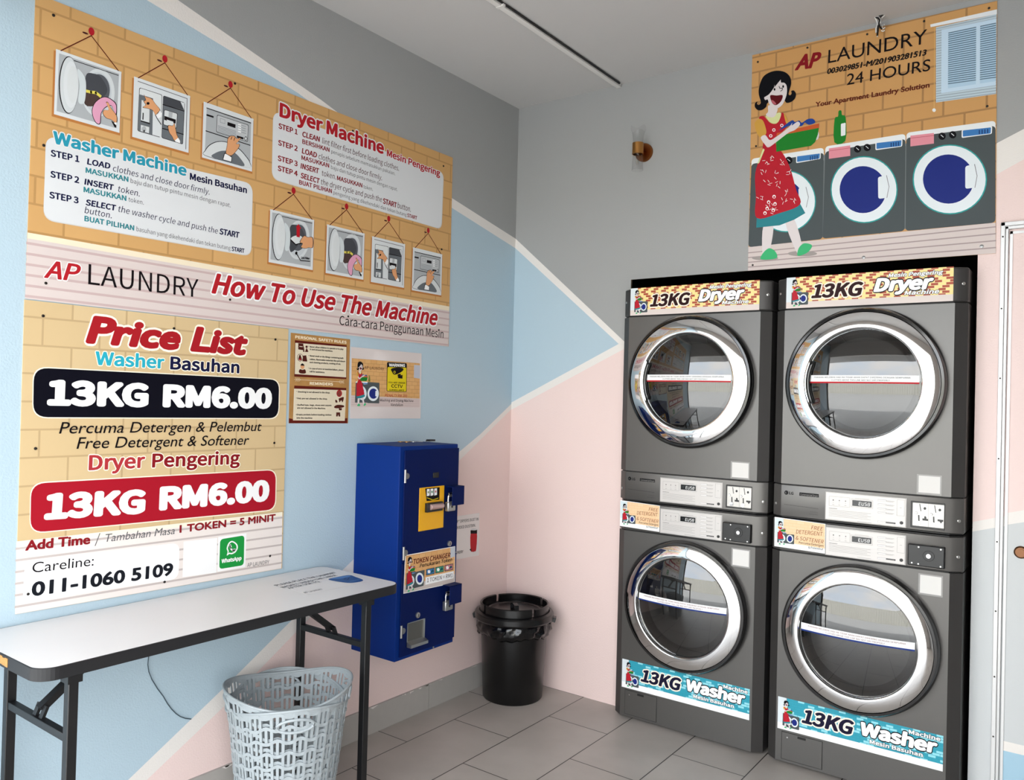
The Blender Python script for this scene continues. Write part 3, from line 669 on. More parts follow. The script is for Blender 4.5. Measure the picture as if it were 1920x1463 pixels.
        A.line([(200, 458), (805, 665)], w*1.5, OUT, 4); A.line([(188, 772), (795, 970)], w*1.5, OUT, 4); A.poly([(197, 540), (295, 570), (293, 595), (196, 565)], OUT, 4)
        A.rr([(340, 548), (775, 690), (762, 928), (330, 790)], -.1, OUT, 4); A.rr([(345, 556), (769, 695), (756, 920), (336, 785)], -.1, ink('b9bcbe'), 5)
        A.poly([(485, 650), (595, 685), (592, 735), (482, 698)], OUT, 6)
        for k in range(4): y = 675+k*32; A.poly([(630, y), (670, y+12), (668, y+26), (628, y+14)], WHT, 6); A.line([(675, y+20), (735, y+38)], w, DG, 6)
        for k in range(5): y = 705+k*20; A.line([(355, y-4), (600, y+74)], w, DG, 6)
        A.line([(385, 600), (450, 622), (450, 675), (385, 655), (385, 600)], w*.7, DG, 6)
        A.poly([(612, 835), (705, 862), (703, 892), (610, 865)], OUT, 6); A.ell(735, 878, 20, 29, OUT, 6, 20); A.ell(735, 878, 13, 20, LITE, 7, 20)
        A.blob([(178, 1035), (240, 960), (350, 915), (480, 925), (640, 1010), (750, 1130), (792, 1200), (790, 1280), (500, 1205), (172, 1110)], OUT, 4); A.blob([(182, 1045), (245, 970), (352, 924), (478, 934), (636, 1020), (745, 1138), (788, 1210), (788, 1280), (500, 1200), (176, 1106)], LITE, 5)
        A.blob([(270, 1130), (320, 1075), (420, 1045), (560, 1060), (660, 1150), (710, 1255), (480, 1200)], MDK, 6)
        hd = [(490, 880), (530, 845), (580, 850), (610, 880), (660, 870), (640, 905), (600, 950), (640, 955), (640, 990), (590, 1060), (530, 1110), (465, 1080), (480, 980)]
        c = (550, 980); A.blob([(c[0]+(p[0]-c[0])*1.07, c[1]+(p[1]-c[1])*1.05) for p in hd], OUT, 8, 4); A.blob(hd, HAND, 9, 4)
        A.line([(545, 855), (530, 890)], w, OUT, 10); A.line([(585, 865), (570, 905)], w, OUT, 10)
        A.poly([(415, 1170), (440, 1070), (470, 1085), (545, 1125), (540, 1205)], OUT, 9); A.poly([(424, 1165), (447, 1085), (475, 1095), (538, 1135), (532, 1195)], WHT, 10)
    return A.build('picture', ins)
pic('A', norm(ZA, CA), IP.at(*ZA(605, 180))); pic('B', norm(ZB, CB), IP.at(*ZB(548, 195))); pic('C', norm(ZC, CC), IP.at(*ZC(525, 185)))
ZD = zoom(490, 340, 5.333)
for kd, c, pn, li in (('A', [(85, 278), (527, 388), (512, 890), (73, 808)], (320, 130), True), ('A', [(657, 428), (1028, 525), (1022, 988), (640, 915)], (850, 285), False),
                      ('B', [(1105, 548), (1433, 630), (1428, 1072), (1095, 1002)], (1272, 405), False), ('C', [(1510, 655), (1808, 735), (1797, 1147), (1508, 1085)], (1667, 520), False)):
    pic(kd, norm(ZD, c), IP.at(*ZD(*pn)), li)
screws(IP, ins, [Z1(*p) for p in ((262, 75), (1150, 409), (214, 712), (224, 1387))]+[Z2(*p) for p in ((531, 250), (1028, 443), (1018, 900), (505, 1268), (1002, 1343))]+[(431, 562)])

# ------------------------------------------------------------------ price board
pr, PP = board('price_board', 'square pale brick-patterned price list board above the folding table', 'sign', LW, [(45, 562), (540, 617), (528, 1066), (28, 1152)], BRK_P)
Z3, Z4 = zoom(0, 540, 3.4286), zoom(0, 840, 3.4286)
A = Art(PP).px(Z4); A.poly([(105, 602), (1815, 412), (1808, 775), (96, 1070)], ink('e3dad5'), 0)
A.poly([(105, 602), (1815, 412), (1814, 436), (104, 628)], ink('eee6d3'), 1)
for k in range(6):
    f = .1+.16*k; A.line([(105-8*f, 602+f*468), (1815-7*f, 412+f*363)], .0065, ink('bdb2ae'), 1)
A.build('plank_border', pr)
A = Art(PP).px(Z3); A.rr([(210, 504), (1800, 586), (1794, 844), (206, 838)], .042, ink('f3ead6'), 1); A.rr([(217, 512), (1794, 591), (1788, 838), (212, 831)], .040, ink('080814'), 2)
A.px(Z4); A.rr([(194, 222), (1779, 136), (1774, 402), (188, 554)], .042, ink('f3ead6'), 1); A.rr([(200, 230), (1773, 142), (1768, 396), (194, 547)], .040, ink('a01626'), 2)
A.rr([(160, 728), (1154, 610), (1146, 842), (143, 995)], .03, ink('f4f4f6'), 3)
A.build('price_panel', pr)
A = Art(PP).px(Z3); Ed = (ink('f5eedd'), .035)
A.text('Price List', (548, 357), (1590, 437), 185, ink('a01c24'), 5, .04, .2, Ed, font='geo')
A.text('Washer', (610, 495), (1055, 520), 88, ink('2aa3b8'), 5, .02, 0, Ed); A.text('Basuhan', (1092, 524), (1537, 550), 84, NAVY, 5, .02, 0, Ed)
A.build('heading', pr); A = Art(PP).px(Z3)
A.text('13KG', (300, 757), (952, 768), 170, WHT, 5, .055); A.text('RM6.00', (1043, 768), (1745, 778), 150, WHT, 5, .055)
A.text('Percuma Detergen & Pelembut', (378, 937), (1680, 920), 74, INKB, 5, .004, .2, font='geo'); A.text('Free Detergent & Softener', (490, 1035), (1600, 1008), 74, INKB, 5, .004, .2, font='geo')
A.px(Z4)
A.text('Dryer', (568, 145), (930, 128), 98, ink('a83238'), 5, .016, 0, Ed); A.text('Pengering', (975, 127), (1540, 104), 90, DRED, 5, .018, 0, Ed)
A.text('13KG', (280, 465), (930, 422), 172, WHT, 5, .055); A.text('RM6.00', (1020, 405), (1728, 342), 155, WHT, 5, .055)
A.build('price_lettering', pr); A = Art(PP).px(Z4)
A.text('Add Time', (160, 662), (578, 618), 66, DRED, 5, .025, font='geo'); A.text('/', (608, 616), (640, 613), 60, GRY, 5); A.text('Tambahan Masa', (675, 605), (1122, 553), 50, GRY, 5, 0, .2, font='geo'); A.text('1 TOKEN = 5 MINIT', (1152, 547), (1770, 470), 50, DRED, 5, .025, font='geo')
A.text('Careline:', (205, 804), (600, 756), 66, INKB, 5, font='geo'); A.text('011-1060 5109', (200, 957), (1110, 818), 92, ink('15181f'), 5, .025, font='geo'); A.text('AP LAUNDRY', (1588, 767), (1728, 746), 26, GRY, 5)
A.build('contact_lettering', pr)
A = Art(PP).px(Z4); A.poly([(1180, 603), (1396, 578), (1390, 802), (1172, 832)], WHT, 2); A.build('blank_label', pr)
A = Art(PP).px(Z4); A.poly([(1402, 573), (1583, 549), (1576, 766), (1396, 797)], WHT, 3); A.rr([(1414, 588), (1570, 562), (1566, 754), (1408, 780)], .014, ink('1c8f3e'), 4)
A.blob([(1492, 598), (1522, 618), (1527, 645), (1512, 672), (1488, 684), (1474, 682), (1457, 692), (1462, 668), (1456, 645), (1468, 612)], WHT, 5); A.blob([(1492, 607), (1515, 623), (1519, 645), (1507, 666), (1486, 675), (1474, 673), (1466, 678), (1469, 664), (1464, 645), (1474, 618)], ink('1c8f3e'), 6)
A.line([(1477, 628), (1480, 646), (1494, 660), (1508, 657)], .0055, WHT, 7); A.line([(1477, 627), (1480, 636)], .0085, WHT, 7); A.line([(1499, 658), (1508, 656)], .0085, WHT, 7)
A.text('WhatsApp', (1422, 742), (1551, 721), 26, WHT, 6, .03)
A.build('messenger_badge', pr)
screws(PP, pr, [Z3(*p) for p in ((277, 180), (1118, 261), (1770, 332), (228, 1033), (1763, 997))]+[Z4(*p) for p in ((180, 940), (1057, 862), (1735, 695))])

# ------------------------------------------------------------------ safety rules poster, camera warning, dustbin notice
WOOD = mat('printed wood planks', 'a87b42', .3, var=.3, vscale=22); WDK = ink('5a1a12', .3); CREAM = ink('d8ccb4', .3)
sr, RP = board('safety_poster', 'upright wood-look poster of personal safety rules and reminders in two cream boxes', 'poster', LW, [(545, 624), (656, 636.5), (652, 794), (541, 794)], WOOD, .0015, panel='sheet')
Z5 = zoom(520, 600, 6.4)
A = Art(RP, base=.0003).px(Z5)
A.poly([(210, 243), (832, 305), (828, 710), (202, 680)], WDK, 1); A.poly([(215, 275), (828, 325), (824, 690), (208, 650)], CREAM, 2)
A.poly([(203, 788), (826, 818), (826, 845), (200, 825)], WDK, 1); A.poly([(200, 825), (826, 845), (808, 1212), (186, 1206)], CREAM, 2); A.poly([(138, 1180), (186, 1190), (186, 1206), (808, 1212), (812, 1180), (840, 1180), (838, 1240), (136, 1240)], WDK, 1)
A.build('text_box', sr)
A = Art(RP, base=.0003).px(Z5); LT = ink('efe3c8')
A.text('PERSONAL SAFETY RULES', (213, 222), (828, 287), 36, LT, 4, .03); A.text('REMINDERS', (387, 780), (666, 790), 36, LT, 4, .03)
A.line([(205, 715), (800, 745)], .0012, LT, 3)
for x, s_ in ((215, 1), (235, 1), (255, 1), (800, -1), (780, -1), (760, -1)):
    y = 715+(x-205)*.05
    for d in (-22, 22): A.line([(x, y+d), (x+22*s_, y)], .001, LT, 3)
A.build('heading', sr); A = Art(RP, base=.0003).px(Z5)
for t_, p, q in (('Never allow children to operate or to play', (388, 332), (792, 362)), ('in and around the machines.', (388, 362), (665, 385)),
                 ('Never wash or dry things containing bath', (388, 440), (792, 470)), ('rubber, flammable materials like petroleum', (386, 482), (812, 508)), ('and cleaning products, cooking oil etc.', (386, 518), (762, 540)),
                 ('In case of error or machine failure, please', (386, 592), (794, 613)), ('call for assistance.', (384, 628), (568, 640)),
                 ('Smoking is not allowed in the shop.', (243, 872), (632, 884)), ('Pets are not allowed in the shop.', (238, 952), (600, 958)), ('Stuffed toys, bags, shoes and carpets', (236, 1030), (648, 1036)), ('are not allowed in the Machine.', (236, 1066), (578, 1072)),
                 ('Empty pockets before loading clothes', (230, 1146), (648, 1150)), ('into the machine', (230, 1186), (418, 1188))):
    A.text(t_, p, q, 20, INKB, 4, .03)
for p in ((375, 318), (375, 428), (374, 578), (230, 858), (228, 938), (226, 1020), (222, 1136)): A.ell(p[0], p[1], 4, 4, INKB, 4, 8)
A.build('rules_text', sr)
A = Art(RP, base=.0003).px(Z5); RB = ink('4a1c16')
A.poly([(250, 280), (310, 285), (318, 365), (250, 355)], RB, 3); A.ell(350, 322, 14, 14, RB, 3, 14); A.poly([(350, 330), (372, 385), (330, 385)], RB, 3); A.poly([(316, 320), (326, 385), (306, 382)], RB, 3); A.line([(265, 318), (300, 322)], .002, LT, 4)
A.build('pictogram', sr); A = Art(RP, base=.0003).px(Z5)
A.ell(272, 452, 36, 46, RB, 3); A.ell(272, 452, 31, 41, CREAM, 4); A.blob([(250, 475), (270, 415), (292, 480)], RB, 5); A.ell(270, 475, 12, 12, RED, 6, 12); A.poly([(305, 430), (345, 425), (358, 500), (300, 498)], RB, 4)
A.build('pictogram', sr); A = Art(RP, base=.0003).px(Z5)
A.ell(300, 560, 24, 30, HAND, 3); A.blob([(276, 545), (300, 522), (324, 548)], INKB, 4); A.blob([(256, 620), (270, 592), (300, 600), (330, 594), (342, 632), (320, 645), (270, 640)], RB, 4)
A.build('pictogram', sr); A = Art(RP, base=.0003).px(Z5)
A.ell(742, 882, 33, 42, RED, 3); A.ell(742, 882, 24, 32, ink('7a3a34'), 4); A.line([(722, 858), (762, 906)], .002, RED, 5)
A.build('pictogram', sr); A = Art(RP, base=.0003).px(Z5)
A.blob([(735, 945), (790, 925), (795, 950), (780, 990), (765, 965), (745, 990), (738, 960)], RB, 3); A.blob([(695, 960), (712, 965), (720, 990), (698, 990)], RB, 3)
A.build('pictogram', sr); A = Art(RP, base=.0003).px(Z5)
A.blob([(682, 1040), (720, 1020), (790, 1025), (798, 1045), (740, 1060), (690, 1058)], RB, 3); A.poly([(735, 1060), (775, 1060), (770, 1085), (740, 1085)], RB, 3)
A.build('pictogram', sr); A = Art(RP, base=.0003).px(Z5)
A.poly([(706, 1110), (752, 1110), (754, 1160), (735, 1160), (730, 1135), (722, 1160), (704, 1158)], RB, 3)
A.build('pictogram', sr)

cw, CP = board('camera_warning', 'laminated landscape notice with yellow camera warning panel, right of the safety rules', 'poster', LW, [(657.5, 650.5), (790, 663), (788, 785), (656, 785)], mat('laminated paper', 'd3c9c6', .18, coat=.5), .0015, panel='sheet')
BRK_S = brick_mat('printed small bricks', 1, 'cf9d62', 'd6a76d', 'b08452', .034, .017, .0008)
A = Art(CP, base=.0003).px(Z5)
A.poly([(893, 460), (1630, 515), (1710, 522), (1706, 945), (888, 905)], BRK_S, 0); A.poly([(888, 905), (1706, 945), (1706, 1052), (885, 1040)], ink('c9b8b4'), 0)
for k in range(4): A.line([(888, 930+k*28), (1706, 962+k*24)], .0008, PLANK2, 1)
A.poly([(1640, 540), (1712, 546), (1710, 705), (1638, 695)], ink('b5b8c2'), 1)
b0 = CP.at(*Z5(980, 1035)); b1 = CP.at(*Z5(965, 500)); mini(A, b0[0]-.002, b0[1], b1[1]-b0[1])
A.px(Z5); A.k = 1
A.rr([(1080, 745), (1224, 755), (1222, 1003), (1075, 998)], -.06, C_GREY, 5); A.ell(1148, 886, 68, 88, C_RING, 6); A.ell(1150, 885, 50, 62, C_BLUE, 7); A.rr([(1175, 850), (1205, 852), (1203, 920), (1173, 918)], -.3, C_RING, 8)
A.poly([(1088, 740), (1098, 665), (1106, 665), (1114, 742)], ink('6d7a30'), 6)
A.build('picture', cw)
A = Art(CP, base=.0003).px(Z5); YEL = ink('d8c21e', .3)
A.rr([(1315, 507), (1553, 520), (1550, 866), (1310, 858)], -.06, INKB, 3); A.rr([(1322, 566), (1547, 574), (1544, 860), (1316, 852)], -.05, YEL, 4)
A.blob([(1362, 590), (1420, 572), (1502, 578), (1505, 610), (1440, 650), (1395, 655), (1375, 625)], INKB, 5); A.poly([(1440, 655), (1478, 645), (1480, 665), (1502, 660), (1500, 706), (1448, 700)], INKB, 5); A.ell(1405, 628, 13, 16, YEL, 6, 14); A.ell(1405, 628, 8, 10, INKB, 7, 12)
A.build('warning_panel', cw)
A = Art(CP, base=.0003).px(Z5)
A.text('WARNING', (1338, 558), (1530, 565), 36, WHT, 5, .03); A.text('YOU ARE UNDER', (1330, 760), (1532, 768), 20, INKB, 5, .02); A.text('CCTV', (1365, 812), (1502, 818), 40, INKB, 5, .02); A.text('SURVEILLANCE', (1340, 850), (1520, 855), 20, INKB, 5, .02)
A.build('warning_lettering', cw); A = Art(CP, base=.0003).px(Z5)
A.text('AP LAUNDRY', (1045, 588), (1280, 606), 34, BRN, 5); A.text('PENALTY RM 200', (1290, 920), (1555, 928), 32, RED, 5, .004, .1); A.text('Washing and Drying Machine', (1230, 978), (1632, 986), 30, INKB, 5, .004, .15); A.text('Vandalism', (1360, 1032), (1505, 1036), 30, INKB, 5, .004, .15)
A.build('lettering', cw)

dn, DP = board('dustbin_notice', 'white paper notice with a red dustbin picture, half hidden behind the blue changer', 'notice', LW, [(790, 978), (898.5, 962), (897.5, 1041.5), (790, 1062)], mat('notice paper', 'e4dedb', .25, coat=.3), .0012, panel='sheet')
Z8 = zoom(740, 860, 7.3125)
A = Art(DP, base=.0003).px(Z8)
A.text('ONLY "TAP" DRYERS DUST IN', (700, 905), (1145, 848), 40, ink('3a3a3c'), 2, .01); A.text('THE PROVIDED DUSTBIN.', (720, 990), (1108, 932), 40, ink('3a3a3c'), 2, .01); A.text('AP LAUNDRY', (760, 1325), (938, 1295), 40, ink('3a3a3c'), 2, .01)
A.build('lettering', dn)
A = Art(DP, base=.0003).px(Z8)
A.blob([(1043, 1010), (1125, 1000), (1118, 1240), (1095, 1275), (1060, 1278), (1040, 1250)], ink('b5282e'), 2, 3); A.poly([(1038, 985), (1130, 975), (1128, 1030), (1040, 1030)], INKB, 3); A.ell(1085, 972, 44, 14, ink('c9c9c9'), 4, 20); A.poly([(1025, 1250), (1048, 1230), (1050, 1275)], INKB, 3)
A.build('dustbin_picture', dn)

# ================================================================== TOKEN CHANGER
CHB = mat('blue painted steel', '04286e', .5, spec=.12); CHD = mat('dark blue painted steel', '04164a', .5, spec=.10)
STEEL = mat('brushed steel', 'b4b4b2', .3, metal=.9); CHROME = mat('chrome', 'f2f2f2', .05, metal=1); BRASS = mat('brass', 'b8863a', .3, metal=.9)
BLK = mat('black plastic', '0e0e10', .35); YELP = mat('yellow plate', 'e6a812', .4)
ch = thing('token_changer', 'tall blue steel token changer box on the left wall beside the table end', 'change machine', (0, -.902, .386))
y0, y1, z0, z1, xf = -1.078, -.722, .386, 1.243, .252
mb = MB(); mb.box(.0006, xf, y0, y1, z0, z1, CHB); build('cabinet', mb, ch, bevel=.003)
dz = .775
mb = MB(); mb.prism([(xf-.002, -1.055, dz+.002), (xf-.002, y1+.001, dz+.002), (xf-.002, y1+.001, 1.226), (xf-.002, -1.055, 1.226)], (.008, 0, 0), CHD); ud = build('door', mb, ch, bevel=.0015)
mb = MB(); mb.prism([(xf-.002, -1.055, .400), (xf-.002, -.733, .400), (xf-.002, -.733, .408), (xf-.002, y1+.001, .409), (xf-.002, y1+.001, dz-.002), (xf-.002, -1.055, dz-.002)], (.008, 0, 0), CHD); ld = build('door', mb, ch, bevel=.0015)
XD = xf+.006
DPl = Plane((XD, 0, 0), (0, 1, 0), (0, 0, 1)); Z6 = zoom(640, 800, 3.182)
for (u, v0, v1, tx, ty) in ((379, 258, 336, 397, 296), (369, 718, 796, 389, 752), (355, 1188, 1262, 374, 1217)):
    a, b0 = DPl.at(*Z6(u, v0)); _, b1 = DPl.at(*Z6(u, v1)); ta, tb = DPl.at(*Z6(tx, ty)); tb = (b0+b1)/2
    mb = MB().tube([(XD+.003, a, b1), (XD+.003, a, b0)], .005, STEEL, 10)
    mb.prism([(XD+.0002, a, tb-.012), (XD+.0002, a+.014, tb-.012)]+[(XD+.0002, a+.014+.012*math.cos(q), tb+.012*math.sin(q)) for q in [(-.5+k/8)*PI for k in range(1, 8)]]+[(XD+.0002, a+.014, tb+.012), (XD+.0002, a, tb+.012)], (.002, 0, 0), SCR)
    build('hinge', mb, ch)
def dbox(name, q, parent, m, t0, t1, bev=.0008):
    P = [DPl.at(*Z6(*p)) for p in q]; ya = (P[0][0]+P[3][0])/2; yb = (P[1][0]+P[2][0])/2; zb = (P[0][1]+P[1][1])/2; za = (P[2][1]+P[3][1])/2
    return build(name, MB().box(XD+t0, XD+t1, ya, yb, za, zb, m), parent, bevel=bev), (ya, yb, za, zb)
dbox('status_display', [(545, 274), (579, 274), (579, 306), (545, 306)], ud, mat('dark screen', '05050a', .12), .0, .003)
yp, (ya, yb, za, zb) = dbox('note_plate', [(464, 368), (611, 350), (607, 602), (460, 626)], ud, YELP, .0, .0025)
tag(yp, 'yellow note acceptor plate')
NP = Plane((XD+.0025, 0, 0), (0, 1, 0), (0, 0, 1))
A = Art(NP).px(Z6)
A.poly([(500, 370), (586, 362), (584, 436), (508, 445)], INKB, 1); A.line([(510, 425), (545, 438), (577, 427)], .003, YEL, 2)
for k in range(3):
    x = 509+k*22; A.rr([(x, 374-k*2), (x+17, 372-k*2), (x+17, 412-k*2), (x, 416-k*2)], .002, WHT, 3); A.ell(x+9, 392-k*2, 5, 7, [ink('8a9a6a'), ink('4f8a6a'), ink('c07070')][k], 4, 12)
A.build('note_symbols', ch)
sa, sb = NP.at(*Z6(498, 485)), NP.at(*Z6(592, 480))
mb = MB().box(XD+.0026, XD+.016, sa[0], sb[0], sa[1]-.019, sa[1]+.019, BLK)
mb.tube([(XD+.017, sa[0]+.018, sa[1]+.002), (XD+.017, sb[0]-.004, sa[1]+.002)], .012, mat('note slot lip', 'caa9a4', .3, metal=.6), 12)
build('note_slot', mb, ch, bevel=.001)
for u, v in ((642, 698), (453, 1125)):
    a, b = DPl.at(*Z6(u, v)); mb = MB().lathe([(.0115, 0), (.0115, .006), (.009, .008), (.00001, .008)], STEEL, (XD, a, b), 'x', 20); mb.box(XD+.0081, XD+.0086, a-.0015, a+.0015, b-.006, b+.006, BLK); build('key_lock', mb, ch)
# coin tray
P = [DPl.at(*Z6(*p)) for p in ((392, 1170), (494, 1147), (494, 1283), (390, 1318))]
ya, yb, zb, za = P[0][0], P[1][0], P[0][1]-.003, P[3][1]
mb = MB()
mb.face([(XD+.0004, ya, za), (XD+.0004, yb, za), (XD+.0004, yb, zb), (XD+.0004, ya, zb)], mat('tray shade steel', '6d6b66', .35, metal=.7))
mb.box(XD+.0005, XD+.006, yb-.007, yb, za, zb, STEEL).box(XD+.0005, XD+.003, ya, ya+.003, za, zb, STEEL).box(XD+.0005, XD+.003, ya, yb, zb-.003, zb, STEEL)
mb.prism([(XD+.0005, ya, za+.022), (XD+.026, ya, za+.012), (XD+.026, ya, za), (XD+.0005, ya, za)], (0, yb-ya, 0), STEEL)
build('coin_tray', mb, ch)
for zc in (1.027, .608):
    mb = MB(); a, b = -.806, -.729; lo, hi = zc-.040, zc+.040; e = XD+.042
    mb.box(e-.003, e, a, b, lo, hi, CHD).box(XD, e, a, b, hi-.003, hi, CHD).box(XD, e, b-.003, b, lo, hi, CHD)
    build('lock_shroud', mb, ch, bevel=.001)
    mb = MB(); mb.box(XD+.012, XD+.016, -.800, -.74, zc-.006, zc+.012, STEEL); build('hasp', mb, ch)
a, b = DPl.at(*Z6(547, 1323)); build('screw', MB().cyl((XD, a, b+.004), .004, 0, .003, STEEL, 'x', 10), ch)
# sticker
CS = [(380, 768), (679, 714), (677, 933), (370, 998)]
ab = [DPl.at(*Z6(*p)) for p in CS]
A = Art(DPl, base=.0004).px(Z6); A.k = 1
BRK_C = brick_mat('printed bricks, changer sticker', 1, 'd6a168', 'dcab74', 'bf8f5c', .036, .018, .0009)
A.poly(CS, WHT, 0); A.poly([(384, 772), (677, 718), (675, 880), (376, 950)], BRK_C, 1); A.poly([(376, 950), (675, 880), (675, 930), (373, 994)], ink('c7bbb6'), 1); A.poly([(650, 722), (678, 716), (677, 775), (650, 785)], ink('bfc4cc'), 2)
p0 = DPl.at(*Z6(405, 985)); p1 = DPl.at(*Z6(408, 778)); mini(A, p0[0]-.004, p0[1], p1[1]-p0[1])
A.px(Z6); A.k = 1; A.rr([(440, 868), (496, 855), (490, 950), (430, 966)], -.06, C_GREY, 5); A.ell(466, 908, 24, 36, C_RING, 6); A.ell(466, 908, 15, 24, C_BLUE, 7)
A.text('TOKEN CHANGER', (428, 822), (650, 780), 30, ink('5a1814'), 4, .012, .15); A.text('Penukaran Token', (466, 842), (660, 803), 22, INKB, 4, .012, .15)
for k, c in enumerate(('3f78a8', '4a9a78', 'c77f86')):
    x = 505+k*55; y = 852-k*12; A.poly([(x, y), (x+50, y-11), (x+50, y+27), (x, y+37)], ink('3a3f45'), 4); A.poly([(x+4, y+3), (x+47, y-6), (x+47, y+23), (x+4, y+32)], ink(c), 5); A.ell(x+17, y+14, 8, 10, WHT, 6, 14); A.blob([(x+27, y+20), (x+38, y), (x+44, y+14)], ink('22505e'), 6)
A.poly([(502, 900), (670, 862), (668, 905), (500, 945)], ink('f0f0f0'), 4); A.text('1 TOKEN = RM1', (510, 930), (662, 898), 24, INKB, 5, .004)
A.build('token_sticker', ch)

def padlock(zc, label):
    r = thing('padlock', label, 'padlock', (XD+.024, -.795, zc-.066), 'steel padlocks on the changer')
    mb = MB().box(XD+.014, XD+.034, -.822, -.774, zc-.064, zc-.024, STEEL); build('lock_body', mb, r, bevel=.004)
    path = [(XD+.024, -.798+.014*math.cos(a), zc-.004+.014*math.sin(a)) for a in [PI*k/10 for k in range(11)]]
    path = [(XD+.024, -.784, zc-.026)]+path+[(XD+.024, -.812, zc-.026)]
    build('shackle', MB().tube(path, .0038, CHROME, 10), r)
    build('keyway', MB().cyl((XD+.034, -.798, zc-.045), .005, 0, .001, DSC, 'x', 12), r)
padlock(1.027, 'steel padlock in the upper lock shroud, beside the yellow plate'); padlock(.608, 'steel padlock in the lower lock shroud, under the changer sticker')
kr = thing('key_bunch', 'small bunch of brass keys lying on top of the blue changer', 'keys', (.04, -.83, z1+.0003))
zt = z1+.0004
def keyat(x, y, a, m, nm='key'):
    d = Vector((math.cos(a), math.sin(a), 0)); c = Vector((x, y, zt)); mb = MB()
    mb.cyl(c, .012, 0, .0025, m, 'z', 14); mb.bar(c+d*.01+Vector((0, 0, .0015)), c+d*.042+Vector((0, 0, .0015)), .008, .0026, m)
    build(nm, mb, kr)
keyat(.03, -.85, 1.2, BRASS); keyat(.055, -.835, 1.9, BRASS); keyat(.06, -.80, 1.0, STEEL)
build('key_ring', MB().tube([(.045+.012*math.cos(a), -.835+.012*math.sin(a), zt+.0032) for a in [k*PI/8 for k in range(16)]], .0012, STEEL, 6, True), kr)
tag(build('latch_clip', MB().box(.035, .06, -.69, -.655, z1+.0003, z1+.008, BLK).box(.045, .05, -.705, -.69, z1+.0003, z1+.004, BLK), loc=(.05, -.68, z1), bevel=.001), 'small black latch clip lying on the changer top near the corner', 'clip')

# ================================================================== FOLDING TABLE
TOPM = mat('grey white laminate', 'd4d2d1', .42, var=.03, vscale=6); EDGEM = mat('black rubber edging', '121215', .55); LEGM = mat('black painted steel tube', '0d0d0f', .42, var=.15, vscale=30)
tb = thing('folding_table', 'long white folding table with black edging against the left wall', 'table', (.225, -1.86, 0))
ZT = .760; ty0, ty1, tx0, tx1 = -2.492, -1.248, .003, .447
def rrect(x0, x1, y0, y1, r, n=8):
    o = []
    for cx, cy, a in ((x1-r, y1-r, 0), (x0+r, y1-r, PI/2), (x0+r, y0+r, PI), (x1-r, y0+r, 1.5*PI)):
        o += [(cx+r*math.cos(a+PI/2*k/n), cy+r*math.sin(a+PI/2*k/n)) for k in range(n+1)]
    return o
mb = MB(); o = rrect(tx0+.003, tx1-.003, ty0+.003, ty1-.003, .047); mb.prism([(x, y, ZT-.026) for x, y in o], (0, 0, .026), TOPM); build('tabletop', mb, tb)
mb = MB(); o = rrect(tx0, tx1, ty0, ty1, .05); q = rrect(tx0+.0032, tx1-.0032, ty0+.0032, ty1-.0032, .0468); n = len(o)
for k in range(n):
    j = (k+1) % n
    mb.face([(*o[k], ZT-.032), (*o[j], ZT-.032), (*o[j], ZT-.001), (*o[k], ZT-.001)], EDGEM, True); mb.face([(*o[k], ZT-.001), (*o[j], ZT-.001), (*q[j], ZT+.0002), (*q[k], ZT+.0002)], EDGEM)
mb.face([(x, y, ZT-.032) for x, y in o][::-1], EDGEM)
build('edge_band', mb, tb)
# worn corner of the edging
mb = MB(); WRN = mat('bare chipboard', '9c7440', .9, var=.4, vscale=90)
for k in range(5): mb.box(.20+k*.016, .216+k*.016, ty0-.0012, ty0+.004, ZT-.028+.004*random.random(), ZT-.004-.004*random.random(), WRN)
build('worn_edge', mb, tb)
for yy, sg_ in ((-1.402, -1), (-2.402, 1)):
    for xx in (.075, .425):
        mb = MB().box(xx-.0125, xx+.0125, yy-.0125, yy+.0125, .012, ZT-.034, LEGM); lg = build('leg', mb, tb, bevel=.002)
        build('foot_cap', MB().box(xx-.0145, xx+.0145, yy-.0145, yy+.0145, 0, .03, BLK), lg, bevel=.002)
    build('crossbar', MB().box(.0875, .4125, yy-.010, yy+.010, .556, .576, LEGM), tb, bevel=.0015)
    mb = MB()
    mb.bar((.25, yy+sg_*.004, .594), (.25, yy+sg_*.15, .706), .026, .018, LEGM)
    for xx in (.232, .268): mb.bar((xx, yy, .574), (xx, yy+sg_*.012, .604), .008, .018, LEGM, (1, 0, 0))
    mb.box(.215, .285, yy+sg_*.15-.03, yy+sg_*.15+.03, .70, ZT-.033, LEGM)
    build('brace', mb, tb)
    mb = MB()
    for xx in (.075, .425): mb.box(xx-.02, xx+.02, yy-.018, yy+.018, ZT-.052, ZT-.033, LEGM)
    mb.box(.04, .43, yy-.012, yy+.012, ZT-.04, ZT-.033, LEGM); build('mounting_bracket', mb, tb)
# notice stuck to the table top
TP = Plane((0, 0, ZT+.0003), (0, 1, 0), (-1, 0, 0)); ZS = zoom(500, 1050, 7.315)
st = thing('table_notice', 'paper notice with a blue basket picture stuck flat on the far end of the tabletop', 'notice', (.2, -1.4, ZT))
q = [TP.at(*ZS(*p)) for p in ((140, 345), (985, 130), (1420, 290), (560, 478))]
mb = MB(); mb.prism([TP.p3(a, b) for a, b in q], (0, 0, .0004), mat('notice film', 'd9d5d3', .35)); build('sheet', mb, st)
A = Art(TP, base=.0006).px(ZS); GI = ink('3c4350')
A.text('PLEASE PLACE THE LAUNDRY', (150, 362), (970, 182), 24, GI, 2, .01); A.text('BASKET UNDER THE TABLE', (235, 388), (975, 218), 24, GI, 2, .01); A.text('AFTER USE TQ', (320, 402), (740, 305), 24, GI, 2, .01); A.text('AP LAUNDRY', (530, 462), (780, 408), 20, GRY, 2)
A.build('lettering', st)
